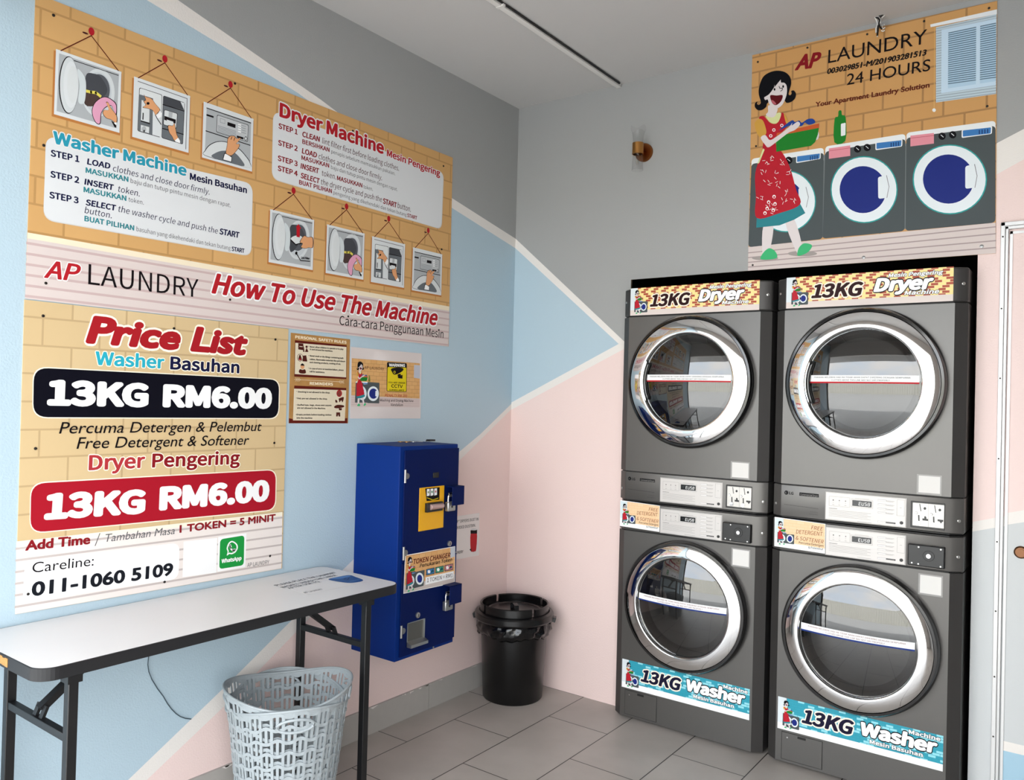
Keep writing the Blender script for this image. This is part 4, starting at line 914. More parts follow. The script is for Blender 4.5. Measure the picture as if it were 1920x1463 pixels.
A = Art(TP, base=.0006).px(ZS)
A.blob([(845, 272), (960, 240), (1130, 212), (1220, 238), (1322, 280), (1270, 305), (1140, 320), (1000, 305)], ink('2a4f86'), 2, 4); A.blob([(880, 262), (1000, 235), (1125, 220), (1140, 232), (1010, 262)], ink('4a76b0'), 3); A.line([(1090, 250), (1060, 270), (1110, 280), (1130, 250)], .004, ink('1d2f55'), 4); A.line([(1140, 300), (1290, 270)], .003, ink('6f95c4'), 4)
A.build('basket_picture', st)

# loose wire on the wall under the table
ZW = zoom(0, 1060, 2.526); pts = [LW.at(*ZW(*p)) for p in ((712, 380), (703, 412), (697, 470), (702, 505), (716, 540), (742, 583), (770, 620), (790, 655), (810, 682), (830, 702), (850, 716), (875, 725), (902, 728))]
mb = MB(); mb.tube([(.004, a, b) for a, b in pts], .0016, mat('thin grey cable', '3a4a55', .5), 6)
tag(build('wall_wire', mb, loc=(.004, pts[0][0], pts[0][1])), 'thin dark wire hanging loose on the blue wall under the table', 'wire')

# ================================================================== LAUNDRY BASKETS (one inside the other)
BSK = mat('grey basket plastic', '9ea6aa', .38)
def basket(cx, cy, zt, rot, wave, z0, label):
    r = thing('laundry_basket', label, 'basket', (cx, cy, z0), 'nested laundry baskets'); N = 34
    RB_, RT_ = .138, .200
    def P(a, t, d=0):
        """a angle, t 0..1 from floor to rim"""
        zr = zt+wave*math.cos(2*(a-rot)); z = z0+(zr-z0)*t; R = RB_+(RT_-RB_)*t**.8+d+.010*t**3*math.cos(2*(a-rot))
        return Vector((cx+R*math.cos(a), cy+R*math.sin(a), z))
    def strip(mb, f0, f1, n, th=.0026):
        """ribbon between curves f0 and f1, with thickness"""
        A0 = [f0(k/n, 0) for k in range(n+1)]; B0 = [f1(k/n, 0) for k in range(n+1)]; A1 = [f0(k/n, th) for k in range(n+1)]; B1 = [f1(k/n, th) for k in range(n+1)]
        m0 = len(A0); mb.raw(A0+B0+A1+B1, [g for k in range(n) for g in ((k+2*m0, k+1+2*m0, k+1+3*m0, k+3*m0), (k, k+m0, k+1+m0, k+1), (k, k+1, k+1+2*m0, k+2*m0), (k+m0, k+3*m0, k+1+3*m0, k+1+m0))], BSK, True)
    mb = MB(); da = .0044/.18
    for k in range(N):
        a = 2*PI*k/N
        strip(mb, lambda t, d: P(a-da, .03+.95*t, d-.0013), lambda t, d: P(a+da, .03+.95*t, d-.0013), 8)
        a2 = a+PI/N
        for q in range(9):      # short stubs of the weave between the ribs
            if (q+k) % 2: t0 = .09+q*.098; strip(mb, lambda t, d: P(a2-da, t0+.098*t, d-.0028), lambda t, d: P(a2+da, t0+.098*t, d-.0028), 2)
    M_ = N*4
    for q in range(10):
        t0 = .075+q*.098; ph = PI*(q % 2)
        def wv(s, up, d, t0=t0, ph=ph):
            a = 2*PI*s; return P(a, t0+.013*math.sin(a*N/2+ph)+up*.026, d-.0013+.0018*math.cos(a*N+0))
        strip(mb, lambda s, d: wv(s, 0, d), lambda s, d: wv(s, 1, d), M_)
    build('woven_wall', mb, r, angle=50)
    mb = MB(); mb.tube([P(2*PI*k/96, 1.0) for k in range(96)], .0042, BSK, 8, True)
    strip(mb, lambda s, d: P(2*PI*s, .965, d-.0013), lambda s, d: P(2*PI*s, 1.0, d-.0013), 96); build('rim', mb, r)
    for sd in (0, PI):
        a0 = rot+sd; path = [P(a0+.29*math.cos(k*PI/16), .885+.048*math.sin(k*PI/16), .002) for k in range(32)]
        build('handle', MB().tube(path, .0048, BSK, 8, True), r)
    mb = MB().cyl((cx, cy, 0), RB_+.002, z0+.0005, z0+.012, BSK, 'z', 48); build('bottom', mb, r)
ra = math.atan2(.35, .217)
basket(.289, -1.62, .424, ra+PI/2, .020, 0, 'lower grey woven plastic laundry basket of two nested, standing on the floor under the table')
basket(.289, -1.62, .452, ra, .018, .030, 'upper grey woven plastic laundry basket sitting inside another under the table')

# ================================================================== DUSTBIN
BIN = mat('black bin plastic', '050506', .3); BAG = mat('black bag film', '08080a', .14)
bx, by = .205, -.208
bn = thing('trash_bin', 'black round plastic dustbin with ring lid in the room corner', 'bin', (bx, by, 0))
mb = MB().lathe([(.00001, .0), (.140, .0), (.145, .006), (.163, .36), (.163, .40), (.158, .40), (.136, .02), (.00001, .02)], BIN, (bx, by, 0), n=64); build('bin_body', mb, bn)
mb = MB(); n = 96; K = 9; vs = []
for i in range(n):
    a = 2*PI*i/n
    for k in range(K):
        t = k/(K-1); rr_ = .166+.016*math.sin(PI*t)**.7+.0035*math.sin(a*17+t*5)+.003*math.sin(a*31+2-t*9)*t+.002*math.sin(a*7+t*13); z = .385-.075*t-.006*math.sin(a*5+1)*t-.003*math.sin(a*23)*t
        vs.append((bx+rr_*math.cos(a), by+rr_*math.sin(a), z))
mb.raw(vs, [(i*K+k, ((i+1) % n)*K+k, ((i+1) % n)*K+k+1, i*K+k+1) for i in range(n) for k in range(K-1)], BAG, True); build('bin_bag', mb, bn, solid=.0008)
lid = MB().lathe([(.186, .378), (.192, .386), (.192, .408), (.188, .414), (.172, .418)], BIN, (bx, by, 0), n=64)
va = math.atan2(CAM.y-by, CAM.x-bx)
for k in range(4):
    a0 = va+.62+k*PI/2; wdt = PI/2-.10
    lid.lathe([(.158, .415), (.168, .415), (.168, .452), (.164, .456), (.158, .452), (.158, .415)], BIN, (bx, by, 0), n=16, a0=a0, a1=a0+wdt, caps=True)
lid.lathe([(.158, .418), (.135, .420), (.128, .424), (.122, .420), (.00001, .418)], BIN, (bx, by, 0), n=64)
for s in (1.5, -1.72): a = va+s; lid.bar((bx+.18*math.cos(a), by+.18*math.sin(a), .384), (bx+.202*math.cos(a), by+.202*math.sin(a), .378), .035, .022, BIN)
lo = build('lid', lid, bn, angle=30)
d = Vector((math.cos(va+.35), math.sin(va+.35), 0)); c = Vector((bx, by, 0)); pts = [(-.03, .419), (-.028, .440), (.0, .447), (.028, .440), (.03, .419)]
mb = MB()
for (r0, h0), (r1, h1) in zip(pts, pts[1:]): mb.bar(c+d*r0+Vector((0, 0, h0)), c+d*r1+Vector((0, 0, h1)), .022, .006, mat('lid handle plastic', '2a2a2c', .2))
build('lid_handle', mb, lo)

# ================================================================== WALL LAMP, CEILING TRUNKING, HANGING CABLE ENDS
GOLD = mat('brushed gold', 'c08a4e', .28, metal=1); GOLD2 = mat('dark copper gold', '9a5f36', .3, metal=1)
wx, wz = BW.at(1209, 287)
sc = thing('wall_lamp', 'gold wall lamp with flared clear glass tube on the grey wall', 'lamp', (wx, 0, wz))
build('wall_plate', MB().lathe([(.043, .0008), (.043, .012), (.040, .016), (.00001, .017)], GOLD2, (wx, 0, wz), 'y', 40), sc)
lx, ly = wx-.004, -.062
build('arm', MB().tube([(wx, -.015, wz), (lx, ly+.02, wz)], .008, GOLD2, 12), sc)
build('collar', MB().lathe([(.0235, -.026), (.0265, -.026), (.0265, .026), (.0235, .026), (.0235, -.026)], GOLD, (lx, ly, wz+.004), n=40), sc)
CLG = glass_mat('clear lamp glass', (.93, .93, .93, 1), ior=1.45)
mb = MB(); n = 48; vs = []; prof = [(-.098, .027), (-.085, .0255), (-.06, .0238), (-.03, .0228), (0, .0225), (.03, .0228), (.06, .0245), (.085, .029), (.10, .036)]
for i in range(n):
    a = 2*PI*i/n
    for z, r_ in prof: vs.append((lx+r_*math.cos(a), ly+r_*math.sin(a), wz+z+(.010*math.cos(3*a+.6) if z > .09 else (.005*math.cos(3*a+.6) if z > .08 else 0))))
K = len(prof); mb.raw(vs, [(i*K+k, ((i+1) % n)*K+k, ((i+1) % n)*K+k+1, i*K+k+1) for i in range(n) for k in range(K-1)], CLG, True); build('glass_shade', mb, sc)
build('bulb', MB().lathe([(.00001, -.07), (.006, -.068), (.009, -.05), (.009, -.02), (.00001, -.02)], glass_mat('bulb glass', (.9, .88, .85, 1)), (lx, ly, wz), n=20), sc)

TRK = mat('white plastic trunking', 'dcd9d5', .45)
tr_ = thing('cable_trunking', 'white cable trunking strip running along the ceiling', 'cable trunking', (.60, -1.4, H))
build('cover', MB().box(.586, .611, -.946, -.003, H-.016, H-.0003, TRK), tr_, bevel=.0015); build('cover', MB().box(.586, .611, FRONT_Y+.01, -.956, H-.016, H-.0003, TRK), tr_, bevel=.0015)
build('joint_clip', MB().box(.584, .620, -.960, -.944, H-.018, H-.0003, TRK), tr_, bevel=.001)
build('cable', MB().tube([(.6165, FRONT_Y+.01, H-.006), (.616, -1.0, H-.006), (.6165, -.5, H-.006), (.616, -.03, H-.006)], .005, BLK, 8), tr_)

hx, hz = BW.at(1650, 62)
hc = thing('cable_tangle', 'short tangle of black and white cable ends at the ceiling edge above the sign', 'cable', (hx, -.05, H-.002))
ZH = zoom(1600, 0, 14.63); CPl = Plane((0, -.05, 0), (1, 0, 0), (0, 0, 1)); C3 = lambda x, y, d=0: CPl.p3(*CPl.at(*ZH(x, y)), d)
WC = mat('white cable', 'd9d9d6', .45)
mb = MB().tube([C3(700, 350, .0), C3(690, 420, .004), C3(760, 470, .006), C3(890, 330, .004)], .004, BLK, 8).tube([C3(610, 490), C3(680, 500, .004), C3(730, 560, .004), C3(700, 660), C3(740, 760), C3(790, 800, .004)], .003, BLK, 8)
mb.prism([C3(690, 350), C3(880, 325), C3(740, 480)], (0, .004, 0), BLK); build('black_cable', mb, hc)
mb = MB().tube([C3(900, 290), C3(940, 320), C3(860, 420), C3(770, 500), C3(740, 620)], .0024, WC, 8).tube([C3(590, 460), C3(640, 560), C3(660, 640), C3(650, 720), C3(620, 780), C3(625, 900)], .003, WC, 8).tube([C3(680, 350), C3(670, 440), C3(740, 540), C3(740, 640)], .0024, WC, 8)
build('white_cable', mb, hc)
mb = MB().tube([C3(680, 700), C3(672, 860), C3(655, 985)], .0036, BLK, 8); build('plug', mb, hc)
mb = MB().tube([C3(655, 988), C3(660, 1010)], .0022, WC, 8).tube([C3(800, 780, .004), C3(815, 660, .004), C3(860, 690, .004)], .0024, WC, 8).tube([C3(810, 810, .004), C3(880, 760, .004)], .002, WC, 6).tube([C3(770, 850, .004), C3(820, 870, .004), C3(870, 840, .004)], .002, WC, 6); build('connector', mb, hc)
mb = MB().tube([C3(880, 320), (hx+.03, -.03, H-.0005)], .002, WC, 6); build('hook', mb, hc)

# ================================================================== WASHERS AND DRYERS
BODY = mat('graphite metallic enamel', '5f5d5b', .34, metal=.55, var=.05, vscale=3); BODY2 = mat('darker graphite', '3d3b3a', .4, metal=.3)  # BODY2: darker tone on header panel, corner facets and front-panel sides
INN = mat('seam black', '060606', .6); RIMB = mat('gloss black rim', '09090a', .12, coat=.5); RIMG = mat('graphite rim', '2b2a2a', .2, metal=.4, coat=.3)
DRUM = mat('drum steel', '8a8884', .28, metal=.9); BOWL = mat('dark bowl plastic', '1b1a1a', .25); BOLT = mat('bolt', 'c9c9c6', .25, metal=.9)
DGL = glass_mat('door glass', (.74, .73, .72, 1), ior=2.0)
PLT = mat('silver control plate', 'c9c5c2', .35, metal=.15); PLTX = mat('clear glossy plate edge', '9b9896', .3, metal=.5)
BX0, BX1, XA, XB, CH_Y, BACK = .700, 1.390, .738, 1.350, -.074, .62
CX = 1.045; PITCH = .7122
def plan(d=0): return [(BX0+d, BACK-d), (BX0+d, CH_Y+d), (XA+d*.6, FACE_Y+d), (XB-d*.6, FACE_Y+d), (BX1-d, CH_Y+d), (BX1-d, BACK-d)]
def slab(z0, z1, m, d=0, back=None):
    mb = MB(); p = [(x, (back if back is not None and y > 0 else y)) for x, y in plan(d)]
    mb.prism([(x, y, z0) for x, y in p], (0, 0, z1-z0), m); return mb
def front_with_hole(z0, z1, cz, R, back):
    mb = MB(); N = 72; per = []
    for k in range(N):
        a = 2*PI*k/N; c, s = math.cos(a), math.sin(a)
        tx = ((XB if c > 0 else XA)-CX)/c if abs(c) > 1e-6 else 9; tz = ((z1 if s > 0 else z0)-cz)/s if abs(s) > 1e-6 else 9
        t = min(tx, tz); per.append((CX+c*t, cz+s*t))
    # snap the nearest samples onto the corners
    for q in ((XA, z0), (XB, z0), (XB, z1), (XA, z1)):
        i = min(range(N), key=lambda i: (per[i][0]-q[0])**2+(per[i][1]-q[1])**2); per[i] = q
    inn = [(CX+R*math.cos(2*PI*k/N), cz+R*math.sin(2*PI*k/N)) for k in range(N)]
    v = [(x, FACE_Y, z) for x, z in per]+[(x, FACE_Y, z) for x, z in inn]+[(x, FACE_Y+.03, z) for x, z in inn]
    mb.raw(v, [(k, N+k, N+(k+1) % N, (k+1) % N) for k in range(N)]+[(N+k, 2*N+k, 2*N+(k+1) % N, N+(k+1) % N) for k in range(N)], BODY)
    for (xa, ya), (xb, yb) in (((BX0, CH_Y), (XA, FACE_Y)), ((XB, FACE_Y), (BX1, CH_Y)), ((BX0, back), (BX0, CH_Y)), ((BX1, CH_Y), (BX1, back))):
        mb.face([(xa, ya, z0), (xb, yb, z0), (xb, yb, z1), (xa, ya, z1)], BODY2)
    for z in (z0, z1):
        for q in ([(BX0, CH_Y), (XA, FACE_Y), (XA, back), (BX0, back)], [(XB, FACE_Y), (BX1, CH_Y), (BX1, back), (XB, back)]): mb.face([(x, y, z) for x, y in q], BODY)
    return mb
class Dome(Plane):
    def p3(s, a, b, h=0):
        r2 = ((a-CX)**2+(b-s.cz)**2)/.208**2
        return Vector((a, FACE_Y-(.038+.026*(1-r2))-h, b))
def door(root, cz, RO, RG, washer):
    """round chrome-ringed door with glass, bowl and the line label; parts of the machine root"""
    rim = RIMG if washer else RIMB; c = (CX, FACE_Y, cz)
    d = build('door', MB().lathe([(RO-.012, -.002), (RO, .0), (RO+.002, .014), (RO+.000, .030), (RO-.008, .041), (RO-.017, .042)], rim, c, 'y', 96), root)
    r0, r1 = RO-.017, RG+.005; pf = [(r0+.0006, .038)]+[(r0+(r1-r0)*t, .040+.013*(1-(1-t)**1.9)) for t in [k/10 for k in range(11)]]+[(r1-.002, .051), (RG, .041)]
    build('chrome_ring', MB().lathe(pf, CHROME, c, 'y', 96), d, angle=60)
    pr_ = [(max(.00001, RG*k/14), .038+.026*(1-(k/14)**2)) for k in range(15)]
    build('glass', MB().lathe(pr_, DGL, c, 'y', 64), d, angle=80)
    build('bowl', MB().lathe([(RG+.004, .037), (RG-.012, .026), (RG-.03, -.004), (RG-.034, -.02), (RG-.046, -.026), (.255, -.03)], BOWL, c, 'y', 64).lathe([(.168, -.016), (.166, -.012), (.162, -.014), (.162, -.018)], mat('bowl lip', 'a5a3a0', .2, metal=.8), c, 'y', 64), d)
    dp = Dome((0, 0, 0), (1, 0, 0), (0, 0, 1)); dp.cz = cz
    A = Art(dp, base=.0012); zs = cz+(.013 if not washer else .018); hh = .0155; half = math.sqrt(RG**2-.02**2)-.006
    n = 24; xs = [CX-half+2*half*k/n for k in range(n+1)]
    for xa, xb in zip(xs, xs[1:]):
        A.poly([(xa, zs-hh+.006), (xb, zs-hh+.006), (xb, zs+hh), (xa, zs+hh)], WHT, 0); A.poly([(xa, zs-hh), (xb, zs-hh), (xb, zs-hh+.006), (xa, zs-hh+.006)], ink('b3202a') if not washer else ink('1d3478'), 0)
    tx = ink('7a4a4a') if washer else ink('4a4a4c')
    A.textab('PAKAIAN MELEBIHI HAD INI TIDAK AKAN DAPAT DIKERING DENGAN SEMPURNA', (CX-half*.86, zs+.004), (CX+half*.86, zs+.004), .0062, tx, 2, .01)
    A.textab('CLOTHES ABOVE THIS LINE MAY NOT DRY PROPERLY', (CX-half*.52, zs-.0065), (CX+half*.52, zs-.0065), .0062, tx, 2, .01)
    A.build('line_label', d)
    if not washer:
        a0, a1 = PI-.44, PI+.44
        pth = lambda r, h: [(CX+r*math.cos(a0+(a1-a0)*k/16), FACE_Y-h, cz+r*math.sin(a0+(a1-a0)*k/16)) for k in range(17)]
        mb = MB().tube(pth(RG-.012, .048), [.004]+[.009]*15+[.004], RIMB, 10); mb.tube(pth(RG-.002, .054), [.001]+[.0035]*15+[.001], CHROME, 8)
        build('handle', mb, d)
    # drum behind the glass
    mb = MB().lathe([(.165, .03), (.17, .04), (.26, .045), (.262, .42)], DRUM, (CX, FACE_Y+.002, cz), 'y', 64)
    mb = MB()
    mb.lathe([(.164, -.034), (.168, -.030), (.172, -.034), (.172, -.045), (.248, -.06), (.25, -.42), (.00001, -.44)], DRUM, c, 'y', 64)
    for k in range(3):
        a = .5+k*2*PI/3; mb.prism([(CX+.249*math.cos(a+e)*f, FACE_Y+.08, cz+.249*math.sin(a+e)*f) for e, f in ((-.16, 1), (0, .72), (.16, 1))], (0, .32, 0), DRUM)
    dr_ = build('drum', mb, root)
    mb = MB(); HOL = mat('drum hole', '050505', .8)
    for q in range(9):
        for k in range(72):
            a = 2*PI*(k+.5*(q % 2))/72; y = FACE_Y+.10+q*.035
            r_ = .2492; u = Vector((-math.sin(a), 0, math.cos(a)))*.004; w_ = Vector((0, .004, 0)); cc = Vector((CX+r_*math.cos(a), y, cz+r_*math.sin(a)))
            mb.face([cc-u, cc+w_, cc+u, cc-w_], HOL)
    tag(build('drum_perforation', mb, dr_), kind='stuff')
    return d
SEG = {'E': 'afged', 'U': 'fedcb', '5': 'afgcd', '8': 'abcdefg'}
def seven(A, ch_, x, z, w_, h, m):
    s = .18*w_; P = {'a': (0, h, w_, h), 'g': (0, h/2, w_, h/2), 'd': (0, 0, w_, 0), 'f': (0, h/2, 0, h), 'e': (0, 0, 0, h/2), 'b': (w_, h/2, w_, h), 'c': (w_, 0, w_, h/2)}
    for k in SEG[ch_]:
        a, b, c, d = P[k]; sk = .12
        A.line([(x+a+b*sk, z+b), (x+c+d*sk, z+d)], s*.8, m, 4)
def mp(z): return lambda *p: MP.at(*z(*p))
ZQ = zoom(1240, 880, 9.6); ZP3 = zoom(1150, 860, 6.194)
LIT = bpy.data.materials.new('lit display digits'); LIT.use_nodes = True; _b = LIT.node_tree.nodes['Principled BSDF']; _b.inputs['Base Color'].default_value = (.8, .8, .8, 1); _b.inputs['Emission Color'].default_value = (1, .98, .95, 1); _b.inputs['Emission Strength'].default_value = .5
def controls(root, washer, strip):
    """silver plate with display and buttons on the control strip"""
    if washer: c = [(1239, 954), (1353.5, 967), (1352, 1014), (1238, 998)]
    else: c = [(1239.1, 895.8), (1355, 906.5), (1352.6, 952), (1238, 939.9)]
    q = [MP.at(*p) for p in c]; x0 = (q[0][0]+q[3][0])/2; x1 = (q[1][0]+q[2][0])/2; z0 = (q[2][1]+q[3][1])/2; z1 = (q[0][1]+q[1][1])/2
    mb = MB().box(x0-.003, x1+.003, FACE_Y-.001, FACE_Y+.002, z0-.003, z1+.003, PLTX).box(x0, x1, FACE_Y-.0024, FACE_Y, z0, z1, PLT)
    build('control_plate', mb, strip, bevel=.0008)
    PL = Plane((0, FACE_Y-.0024, 0), (1, 0, 0), (0, 0, 1)); g = mp(ZQ)
    if washer: bt = [(705, 835, 822, 888), (705, 898, 822, 950), (705, 962, 822, 1012), (705, 1028, 822, 1075), (703, 1088, 820, 1140)]; stb = (702, 1165, 820, 1217); kn = (1030, 1212); dsp = [(350, 840), (618, 880), (615, 970), (346, 930)]; ry = 0; y_t = 768; yl = 985
    else: bt = [(712, 248, 830, 304), (712, 312, 828, 368), (710, 380, 826, 434), (710, 444, 824, 494)]; stb = (705, 588, 822, 640); kn = (1035, 625); dsp = [(358, 268), (625, 300), (622, 392), (354, 362)]; y_t = 215; yl = 430
    P = [g(*p) for p in dsp]; da, db, dc, dd = (P[0][0]+P[3][0])/2, (P[1][0]+P[2][0])/2, (P[2][1]+P[3][1])/2, (P[0][1]+P[1][1])/2
    dsq = build('display', MB().box(da, db, FACE_Y-.0036, FACE_Y-.002, dc, dd, mat('display window', '08080a', .12)), strip)
    A = Art(Plane((0, FACE_Y-.0036, 0), (1, 0, 0), (0, 0, 1)), base=.0003); W = db-da; Hh = dd-dc
    for k, s in enumerate('EU58'): seven(A, s, da+W*(.34+.155*k), dc+Hh*.22, W*.095, Hh*.5, LIT)
    A.line([(da+W*.12, dc+Hh*.62), (da+W*.24, dc+Hh*.62)], .0007, GRY, 2); A.line([(da+W*.12, dc+Hh*.45), (da+W*.22, dc+Hh*.45)], .0007, GRY, 2)
    A.build('digits', strip)
    A = Art(PL, base=.0003); L1, L2 = ink('6f6d6c'), ink('8b8988'); wd = .0007
    a0, b0 = g(35, y_t); a1, b1 = g(320, y_t+28); _, b2 = g(35, y_t+150)
    A.line([(a0, b0), (a1, b0), (a1, b2), (a0, b2), (a0, b0)], wd, L2, 1)
    for k in range(3):
        xx = a0+(a1-a0)*(.2+.3*k); hgt = b0-b2
        A.ell(xx, b0-hgt*.38, .0024, .0026, L1 if k == 0 else L2, 2, 12); A.line([(xx-.003, b0-hgt*.85), (xx+.003, b0-hgt*.85)], .0012, L2, 2); A.line([(xx-.001, b0-hgt*.62), (xx+.001, b0-hgt*.62)], .0012, L2, 2)
    A.line([(da-.004, dc-.004), (db+.004, dc-.004), (db+.004, dd+.004), (da-.004, dd+.004), (da-.004, dc-.004)], .0008, L2, 1)
    A.line([(da+.01, dd+.0075), (db-.01, dd+.0075)], .0009, L2, 2)
    _, tz = g(35, y_t+190); A.line([(a0, tz), (a0+.03, tz)], .0016, L1, 2)
    for k in range(5): z = tz-.0065-.0058*k; A.line([(a0, z), (db-.012*(k % 2)-.002, z)], .0009, L2, 2)
    A.line([(da+.02, tz-.041), (db, tz-.041)], .0010, L2, 2)
    u0 = g(978, (260 if not washer else 850)); u1 = g(1075, (520 if not washer else 1105)); A.line([u0, (u1[0], u0[1]), u1, (u0[0], u1[1]), u0], wd, L2, 1); A.line([((u0[0]+u1[0])/2-.003, (u0[1]+u1[1])/2), ((u0[0]+u1[0])/2+.003, (u0[1]+u1[1])/2)], .0012, L2, 2)
    for (xa, ya, xb, yb) in bt:
        p0, p1 = g(xb, (ya+yb)/2+8), g(xb+110, (ya+yb)/2+20); A.line([(p0[0]+.002, p0[1]+.001), (p1[0], p0[1]+.001)], .0010, L2, 2); A.line([(p0[0]+.002, p0[1]-.002), (p1[0]-.004, p0[1]-.002)], .0008, L2, 2)
    p0, p1 = g(stb[2], stb[1]+14), g(stb[2]+130, stb[3]+14); zc = (p0[1]+p1[1])/2; A.rect(p0[0]+.0006, zc-.0026, p1[0], zc+.0026, ink('3a3a3c'), 2); A.line([(p0[0]+.002, zc), (p1[0]-.004, zc)], .0012, ink('a9a7a5'), 3)
    A.build('plate_printing', strip)
    for (xa, ya, xb, yb) in bt+[stb]:
        p0, p1 = g((xa+xb)/2, (ya+yb)/2), None; wq = .0125/1.0; 
        e0, e1 = g(xa, ya), g(xb, yb); hw = abs(e1[0]-e0[0])/2; hz_ = .0024
        mb = MB().box(p0[0]-hw, p0[0]+hw, FACE_Y-.0030, FACE_Y-.002, p0[1]-hz_-.0006, p0[1]+hz_+.0006, mat('button edge', '77757a', .4)).box(p0[0]-hw+.0008, p0[0]+hw-.0008, FACE_Y-.0038, FACE_Y-.002, p0[1]-hz_, p0[1]+hz_, mat('button cap', 'dbd8d6', .35)); build('button', mb, strip)
    p = g(*kn); mb = MB().lathe([(.0055, .0024), (.0055, .006), (.0042, .0072), (.00001, .0072)], BLK, (p[0], FACE_Y, p[1]), 'y', 20).lathe([(.0068, .0024), (.0068, .0032), (.0055, .0032)], PLTX, (p[0], FACE_Y, p[1]), 'y', 20); build('key_port', mb, strip)
    return x0, x1, z0, z1
def bolts(root, zs):
    for z in zs:
        for x, y, nx in ((BX1-.017, CH_Y-.0095, .55), (BX0+.016, CH_Y-.0095, -.55)):
            mb = MB(); n = Vector((nx, -.83, 0)).normalized(); c = Vector((x, y-.001, z)); mb.tube([c, c+n*.004, c+n*.0055], [.0062, .0062, .003], BOLT, 12); build('bolt', mb, root)
def sticker(root, c, name, kind, frame, mnm):
    """printed name strip; c = photo corners on the front plane"""
    q = [MP.at(*p) for p in c]; x0 = (q[0][0]+q[3][0])/2; x1 = (q[1][0]+q[2][0])/2; z0 = (q[2][1]+q[3][1])/2; z1 = (q[0][1]+q[1][1])/2
    A = Art(MP, base=.0008); A.k = 1; Hh = z1-z0; W = x1-x0
    A.rect(x0, z0, x1, z1, WHT if kind == 'w' else ink('d9cdc7'), 0)
    A.rect(x0+(W*.055 if kind == 'w' else W*.06), z0+Hh*.2, x1, z1, mnm, 1); A.rect(x0, z0+Hh*.2, x0+W*.06, z1, ink('d5dde0'), 1)
    b = A.build('name_sticker', root)
    A = Art(MP, base=.0008); A.k = 1
    A.rr([(x0+W*.058, z0+Hh*.50), (x0+W*.145, z0+Hh*.50), (x0+W*.145, z0+Hh*.10), (x0+W*.058, z0+Hh*.10)], .004, C_GREY, 3); A.ell(x0+W*.113, z0+Hh*.30, W*.024, Hh*.14, C_RING, 4); A.ell(x0+W*.113, z0+Hh*.30, W*.017, Hh*.10, C_BLUE, 5)
    mini(A, x0+W*.055, z0+Hh*.06, Hh*.86); A.build('cartoon', b)
    A = Art(MP, base=.0008)
    E2 = (ink('f2e6d6'), .05)
    T = lambda t, a, bz, c_, h, m, **k: A.textab(t, (x0+W*a, z0+Hh*bz), (x0+W*c_, z0+Hh*bz), Hh*h, m, 4, **k)
    if kind == 'd':
        T('13KG', .165, .29, .49, .44, ink('2a0f10'), bold=.03, shear=.2, edge=E2)
        T('Dryer', .55, .38, .895, .42, WHT, bold=.045, shear=.22, edge=(INKB, .035)); T('Mesin Pengering', .635, .80, .945, .12, WHT, bold=.03, shear=.2, edge=(INKB, .05)); T('Machine', .73, .24, .925, .13, WHT, bold=.03, shear=.2, edge=(INKB, .05))
    else:
        T('13KG', .16, .36, .49, .44, ink('17152e'), bold=.03, shear=.2, edge=E2)
        T('Washer', .53, .44, .97, .40, WHT, bold=.045, shear=.1, edge=(INKB, .035)); T('Machine', .81, .83, .985, .12, WHT, bold=.03, edge=(INKB, .05)); T('Mesin Basuhan', .585, .26, .89, .12, WHT, bold=.03, edge=(INKB, .05))
    A.build('lettering', b)
def qr_blank(root, c):
    q = [MP.at(*p) for p in c]; x0 = (q[0][0]+q[3][0])/2; x1 = (q[1][0]+q[2][0])/2; z0 = (q[2][1]+q[3][1])/2; z1 = (q[0][1]+q[1][1])/2
    A = Art(MP, base=.0006); A.rect(x0, z0, x1, z1, mat('clear label edge', '8f8d8b', .25), 0); A.rect(x0+.006, z0+.006, x1-.005, z1-.005, ink('d9d7d4'), 1); A.build('blank_label', root)
BRK_D = brick_mat('printed red and yellow bricks', 0, 'a5462a', 'ecd88c', 'e9d3a0', .025, .0100, .0008, 'alternate')
BRK_W = brick_mat('printed blue bricks', 0, '2f97ab', '8fd3de', '2a8fa3', .026, .0100, .0008, .6)

# ---- dryer (stands on the washer)
ZD0, ZD1 = .992, 1.965
dy = thing('tumble_dryer', 'grey chrome-doored dryer on the left-hand washer, nearer the room corner', 'dryer', (CX, FACE_Y, ZD0), 'upper dryers')
build('cabinet', slab(ZD0+.001, ZD1-.004, INN, .006), dy)
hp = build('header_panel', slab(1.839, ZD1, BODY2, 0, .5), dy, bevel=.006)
sticker(dy, [(1182.3, 542.3), (1424.2, 523.7), (1424.2, 579.8), (1182.3, 593.5)], '', 'd', None, BRK_D)
build('front_panel', front_with_hole(1.130, 1.834, 1.540, .262, .5), dy)
cs = build('control_panel', slab(.998, 1.126, BODY, 0, .5), dy, bevel=.003)
door(dy, 1.540, .290, .207, False)
controls(dy, False, cs)
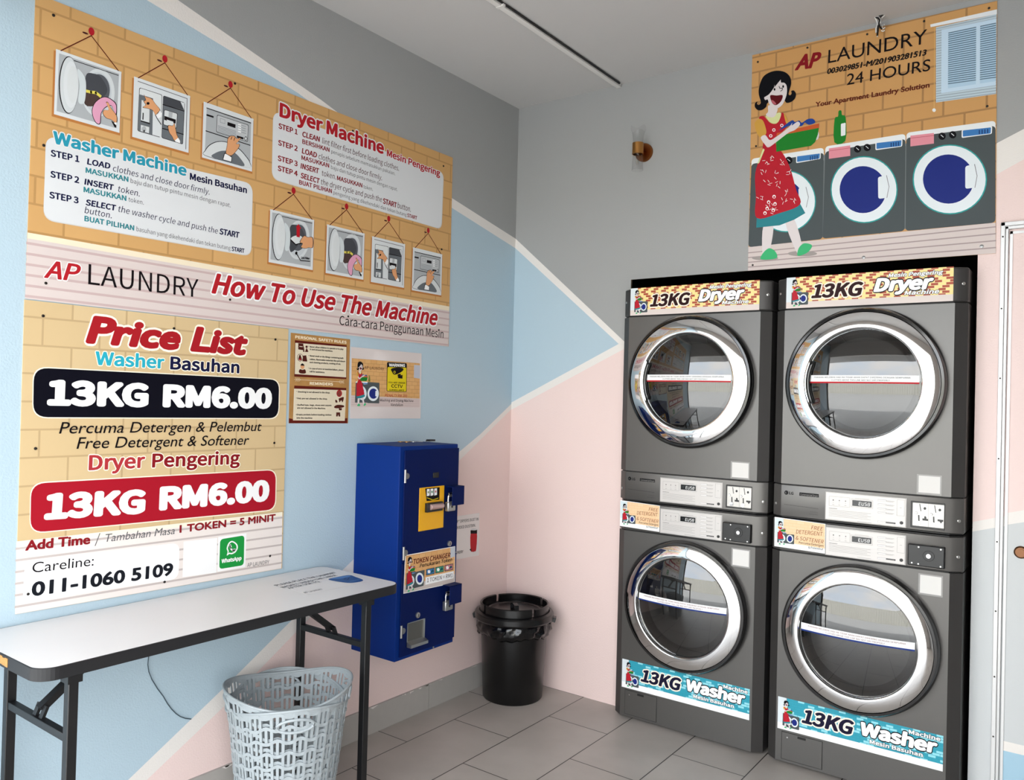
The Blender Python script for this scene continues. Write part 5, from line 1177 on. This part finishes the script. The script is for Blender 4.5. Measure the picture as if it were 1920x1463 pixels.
# coin slide
g = mp(ZQ); p0, p1, p2 = g(1190, 300), g(1630, 330), g(1190, 680); xa, xb = p0[0], p1[0]; zb, za = (g(1190, 300)[1]+g(1630, 335)[1])/2, (g(1190, 670)[1]+g(1625, 708)[1])/2
mb = MB().box(xa-.006, xb+.002, FACE_Y-.001, FACE_Y+.002, za-.006, zb+.005, BLK).box(xa, xb, FACE_Y-.003, FACE_Y, za, zb, mat('coin plate', 'b9b6b2', .35, metal=.5)); build('coin_plate', mb, cs, bevel=.0015)
CPn = Plane((0, FACE_Y-.003, 0), (1, 0, 0), (0, 0, 1)); A = Art(CPn, base=.0003).px(ZQ)
for dx, dy_ in ((0, 0), (205, 22)):
    A.line([(1285+dx, 325+dy_), (1300+dx, 435+dy_)], .0028, BLK, 1); A.ell(1355+dx, 395+dy_, 19, 22, BLK, 1, 18); A.line([(1270+dx, 505+dy_), (1272+dx, 612+dy_)], .0046, BLK, 1)
A.line([(1405, 315), (1402, 690)], .0008, GRY, 1)
A.poly([(1320, 550), (1345, 553), (1345, 525), (1358, 512), (1375, 532), (1375, 557), (1398, 560), (1398, 592), (1320, 582)], BLK, 1); A.poly([(1528, 562), (1608, 572), (1606, 600), (1592, 602), (1575, 632), (1555, 598), (1528, 592)], BLK, 1)
A.build('slot_marks', cs)
for dx, dy_ in ((0, 0), (205, 22)):
    a, b = g(1243+dx, 462+dy_); mb = MB().lathe([(.0048, .003), (.0048, .008), (.003, .010), (.00001, .010)], CHROME, (a, FACE_Y, b), 'y', 16); a2, b2 = g(1265+dx, 625+dy_); mb.lathe([(.0095, .003), (.0085, .006), (.00001, .006)], CHROME, (a2, FACE_Y, b2), 'y', 16); build('return_button', mb, cs)
# maker's marks
A = Art(MP, base=.0008).px(ZP3); LM = ink('1a1a1b')
A.ell(190, 232, 18, 22, LM, 1, 24); A.text('LG', (215, 250), (254, 255), 30, LM, 2, .02); A.line([(183, 226), (186, 240)], .0014, ink('8b8887'), 2)
A.poly([(310, 228), (484, 245), (484, 278), (308, 262)], LM, 1); A.text('Commercial Dryer', (318, 258), (478, 274), 20, ink('8b8887'), 2)
A.line([(170, 352), (478, 395)], .0008, LM, 1); A.line([(405, 425), (475, 434)], .0009, ink('4b4948'), 1); A.line([(395, 448), (475, 458)], .0009, ink('4b4948'), 1)
A.build('maker_badge', cs)
qr_blank(dy, [(1370, 866), (1406.5, 866), (1405, 899), (1370, 898)])
bolts(dy, (1.905, 1.045))

# ---- washer
wa = thing('washing_machine', 'grey chrome-doored washer on the floor under the left-hand dryer', 'washer', (CX, FACE_Y, 0), 'lower washers')
build('cabinet', slab(.02, ZD0-.003, INN, .006), wa)
cs2 = build('control_panel', slab(.860, .985, BODY, 0, .5), wa, bevel=.003)
build('front_panel', front_with_hole(.012, .855, .560, .262, .5), wa)
door(wa, .560, .284, .210, True)
controls(wa, True, cs2)
p0, p1 = g(1135, 950), g(1640, 995); zb, za = (g(1140, 945)[1]+g(1630, 992)[1])/2, (g(1130, 1270)[1]+g(1630, 1330)[1])/2
mb = MB().box(p0[0], p1[0], FACE_Y-.022, FACE_Y+.002, za, zb, BLK); cbx = build('coin_box', mb, cs2, bevel=.003)
a, b = g(1420, 1130); build('box_lock', MB().lathe([(.019, .022), (.018, .023), (.0085, .023), (.0085, .027), (.00001, .027)], BLK, (a, FACE_Y, b), 'y', 28).cyl((a, FACE_Y, b), .0075, .027, .0285, CHROME, 'y', 20), cs2)
for q in ((.010, -.008), (.010, .010)): pass
mb = MB()
for fx, fz in ((.30, .1), (.30, .9), (.12, .12), (.9, .1), (.9, .9)): mb.cyl((p0[0]+(p1[0]-p0[0])*fx, FACE_Y, za+(zb-za)*fz), .0028, .022, .0235, BOLT, 'y', 10)
build('box_rivets', mb, cs2)
# detergent sticker
q = [(85, 482), (545, 548), (538, 852), (80, 782)]
BRK_F = brick_mat('printed peach bricks', 0, 'e9c298', 'edc9a2', 'e0b88c', .03, .012, .0006)
A = Art(MP, base=.0031).px(ZP3); A.k = 1; A.poly(q, WHT, 0); A.poly([(165, 500), (540, 553), (537, 800), (160, 740)], BRK_F, 1); A.poly([(88, 492), (168, 502), (160, 690), (86, 690)], ink('cfdde2'), 1)
A.build('detergent_sticker', wa)
A = Art(MP, base=.0031).px(ZP3); A.k = 1
A.rr([(172, 655), (262, 662), (260, 762), (172, 750)], -.08, C_GREY, 3); A.ell(222, 705, 30, 40, C_RING, 4); A.ell(222, 705, 20, 29, C_BLUE, 5)
m0, m1 = MP.at(*ZP3(135, 765)), MP.at(*ZP3(140, 525)); mini(A, m0[0]-.002, m0[1], m1[1]-m0[1]); A.build('cartoon', wa)
A = Art(MP, base=.0031).px(ZP3)
A.text('FREE', (415, 605), (522, 620), 38, ink('7a3a20'), 3, 0, .15); A.text('DETERGENT', (278, 650), (520, 672), 40, ink('7a3a20'), 3, 0, .15); A.text('& SOFTENER', (273, 712), (526, 752), 38, ink('7a3a20'), 3, 0, .15)
A.text('Percuma Detergen', (303, 752), (524, 783), 22, INKB, 3, .01); A.text('& Pelembut', (388, 800), (522, 818), 22, INKB, 3, .01)
A.build('sticker_lettering', wa)
sticker(wa, [(1166.5, 1232.5), (1406, 1295.3), (1404.6, 1355), (1166.5, 1284)], '', 'w', None, BRK_W)
Z5w = zoom(1140, 1000, 3.325)
q = [MP.at(*Z5w(*p)) for p in ((108, 972), (302, 1030), (300, 1182), (105, 1118))]; x0 = q[0][0]; x1 = (q[1][0]+q[2][0])/2; z0 = (q[2][1]+q[3][1])/2; z1 = (q[0][1]+q[1][1])/2
mb = MB().box(x0-.002, x1+.002, FACE_Y-.0006, FACE_Y+.001, z0-.002, z1+.002, INN).box(x0, x1, FACE_Y-.0022, FACE_Y+.001, z0, z1, BODY); fp = build('filter_flap', mb, wa, bevel=.001)
xm = (x0+x1)/2; build('flap_latch', MB().box(xm-.016, xm+.016, FACE_Y-.0030, FACE_Y-.002, z1-.012, z1-.003, INN).cyl((x0+.022, FACE_Y, z1-.018), .003, .0022, .0032, BOLT, 'y', 12), fp)
qr_blank(wa, [(1371.5, 1027), (1408, 1032), (1405, 1067), (1371, 1061)])
bolts(wa, (.915,))
mb = MB()
for x in (BX0+.05, BX1-.05):
    for y in (-.03, .56): build('foot', MB().cyl((x, y, 0), .022, 0, .021, BLK, 'z', 16), wa)
# ---- the right-hand pair
d2 = copy_tree(dy); d2.location.x += PITCH; d2['label'] = 'grey chrome-doored dryer on the right-hand washer, nearer the white door frame'
w2 = copy_tree(wa); w2.location.x += PITCH; w2['label'] = 'grey chrome-doored washer on the floor under the right-hand dryer'
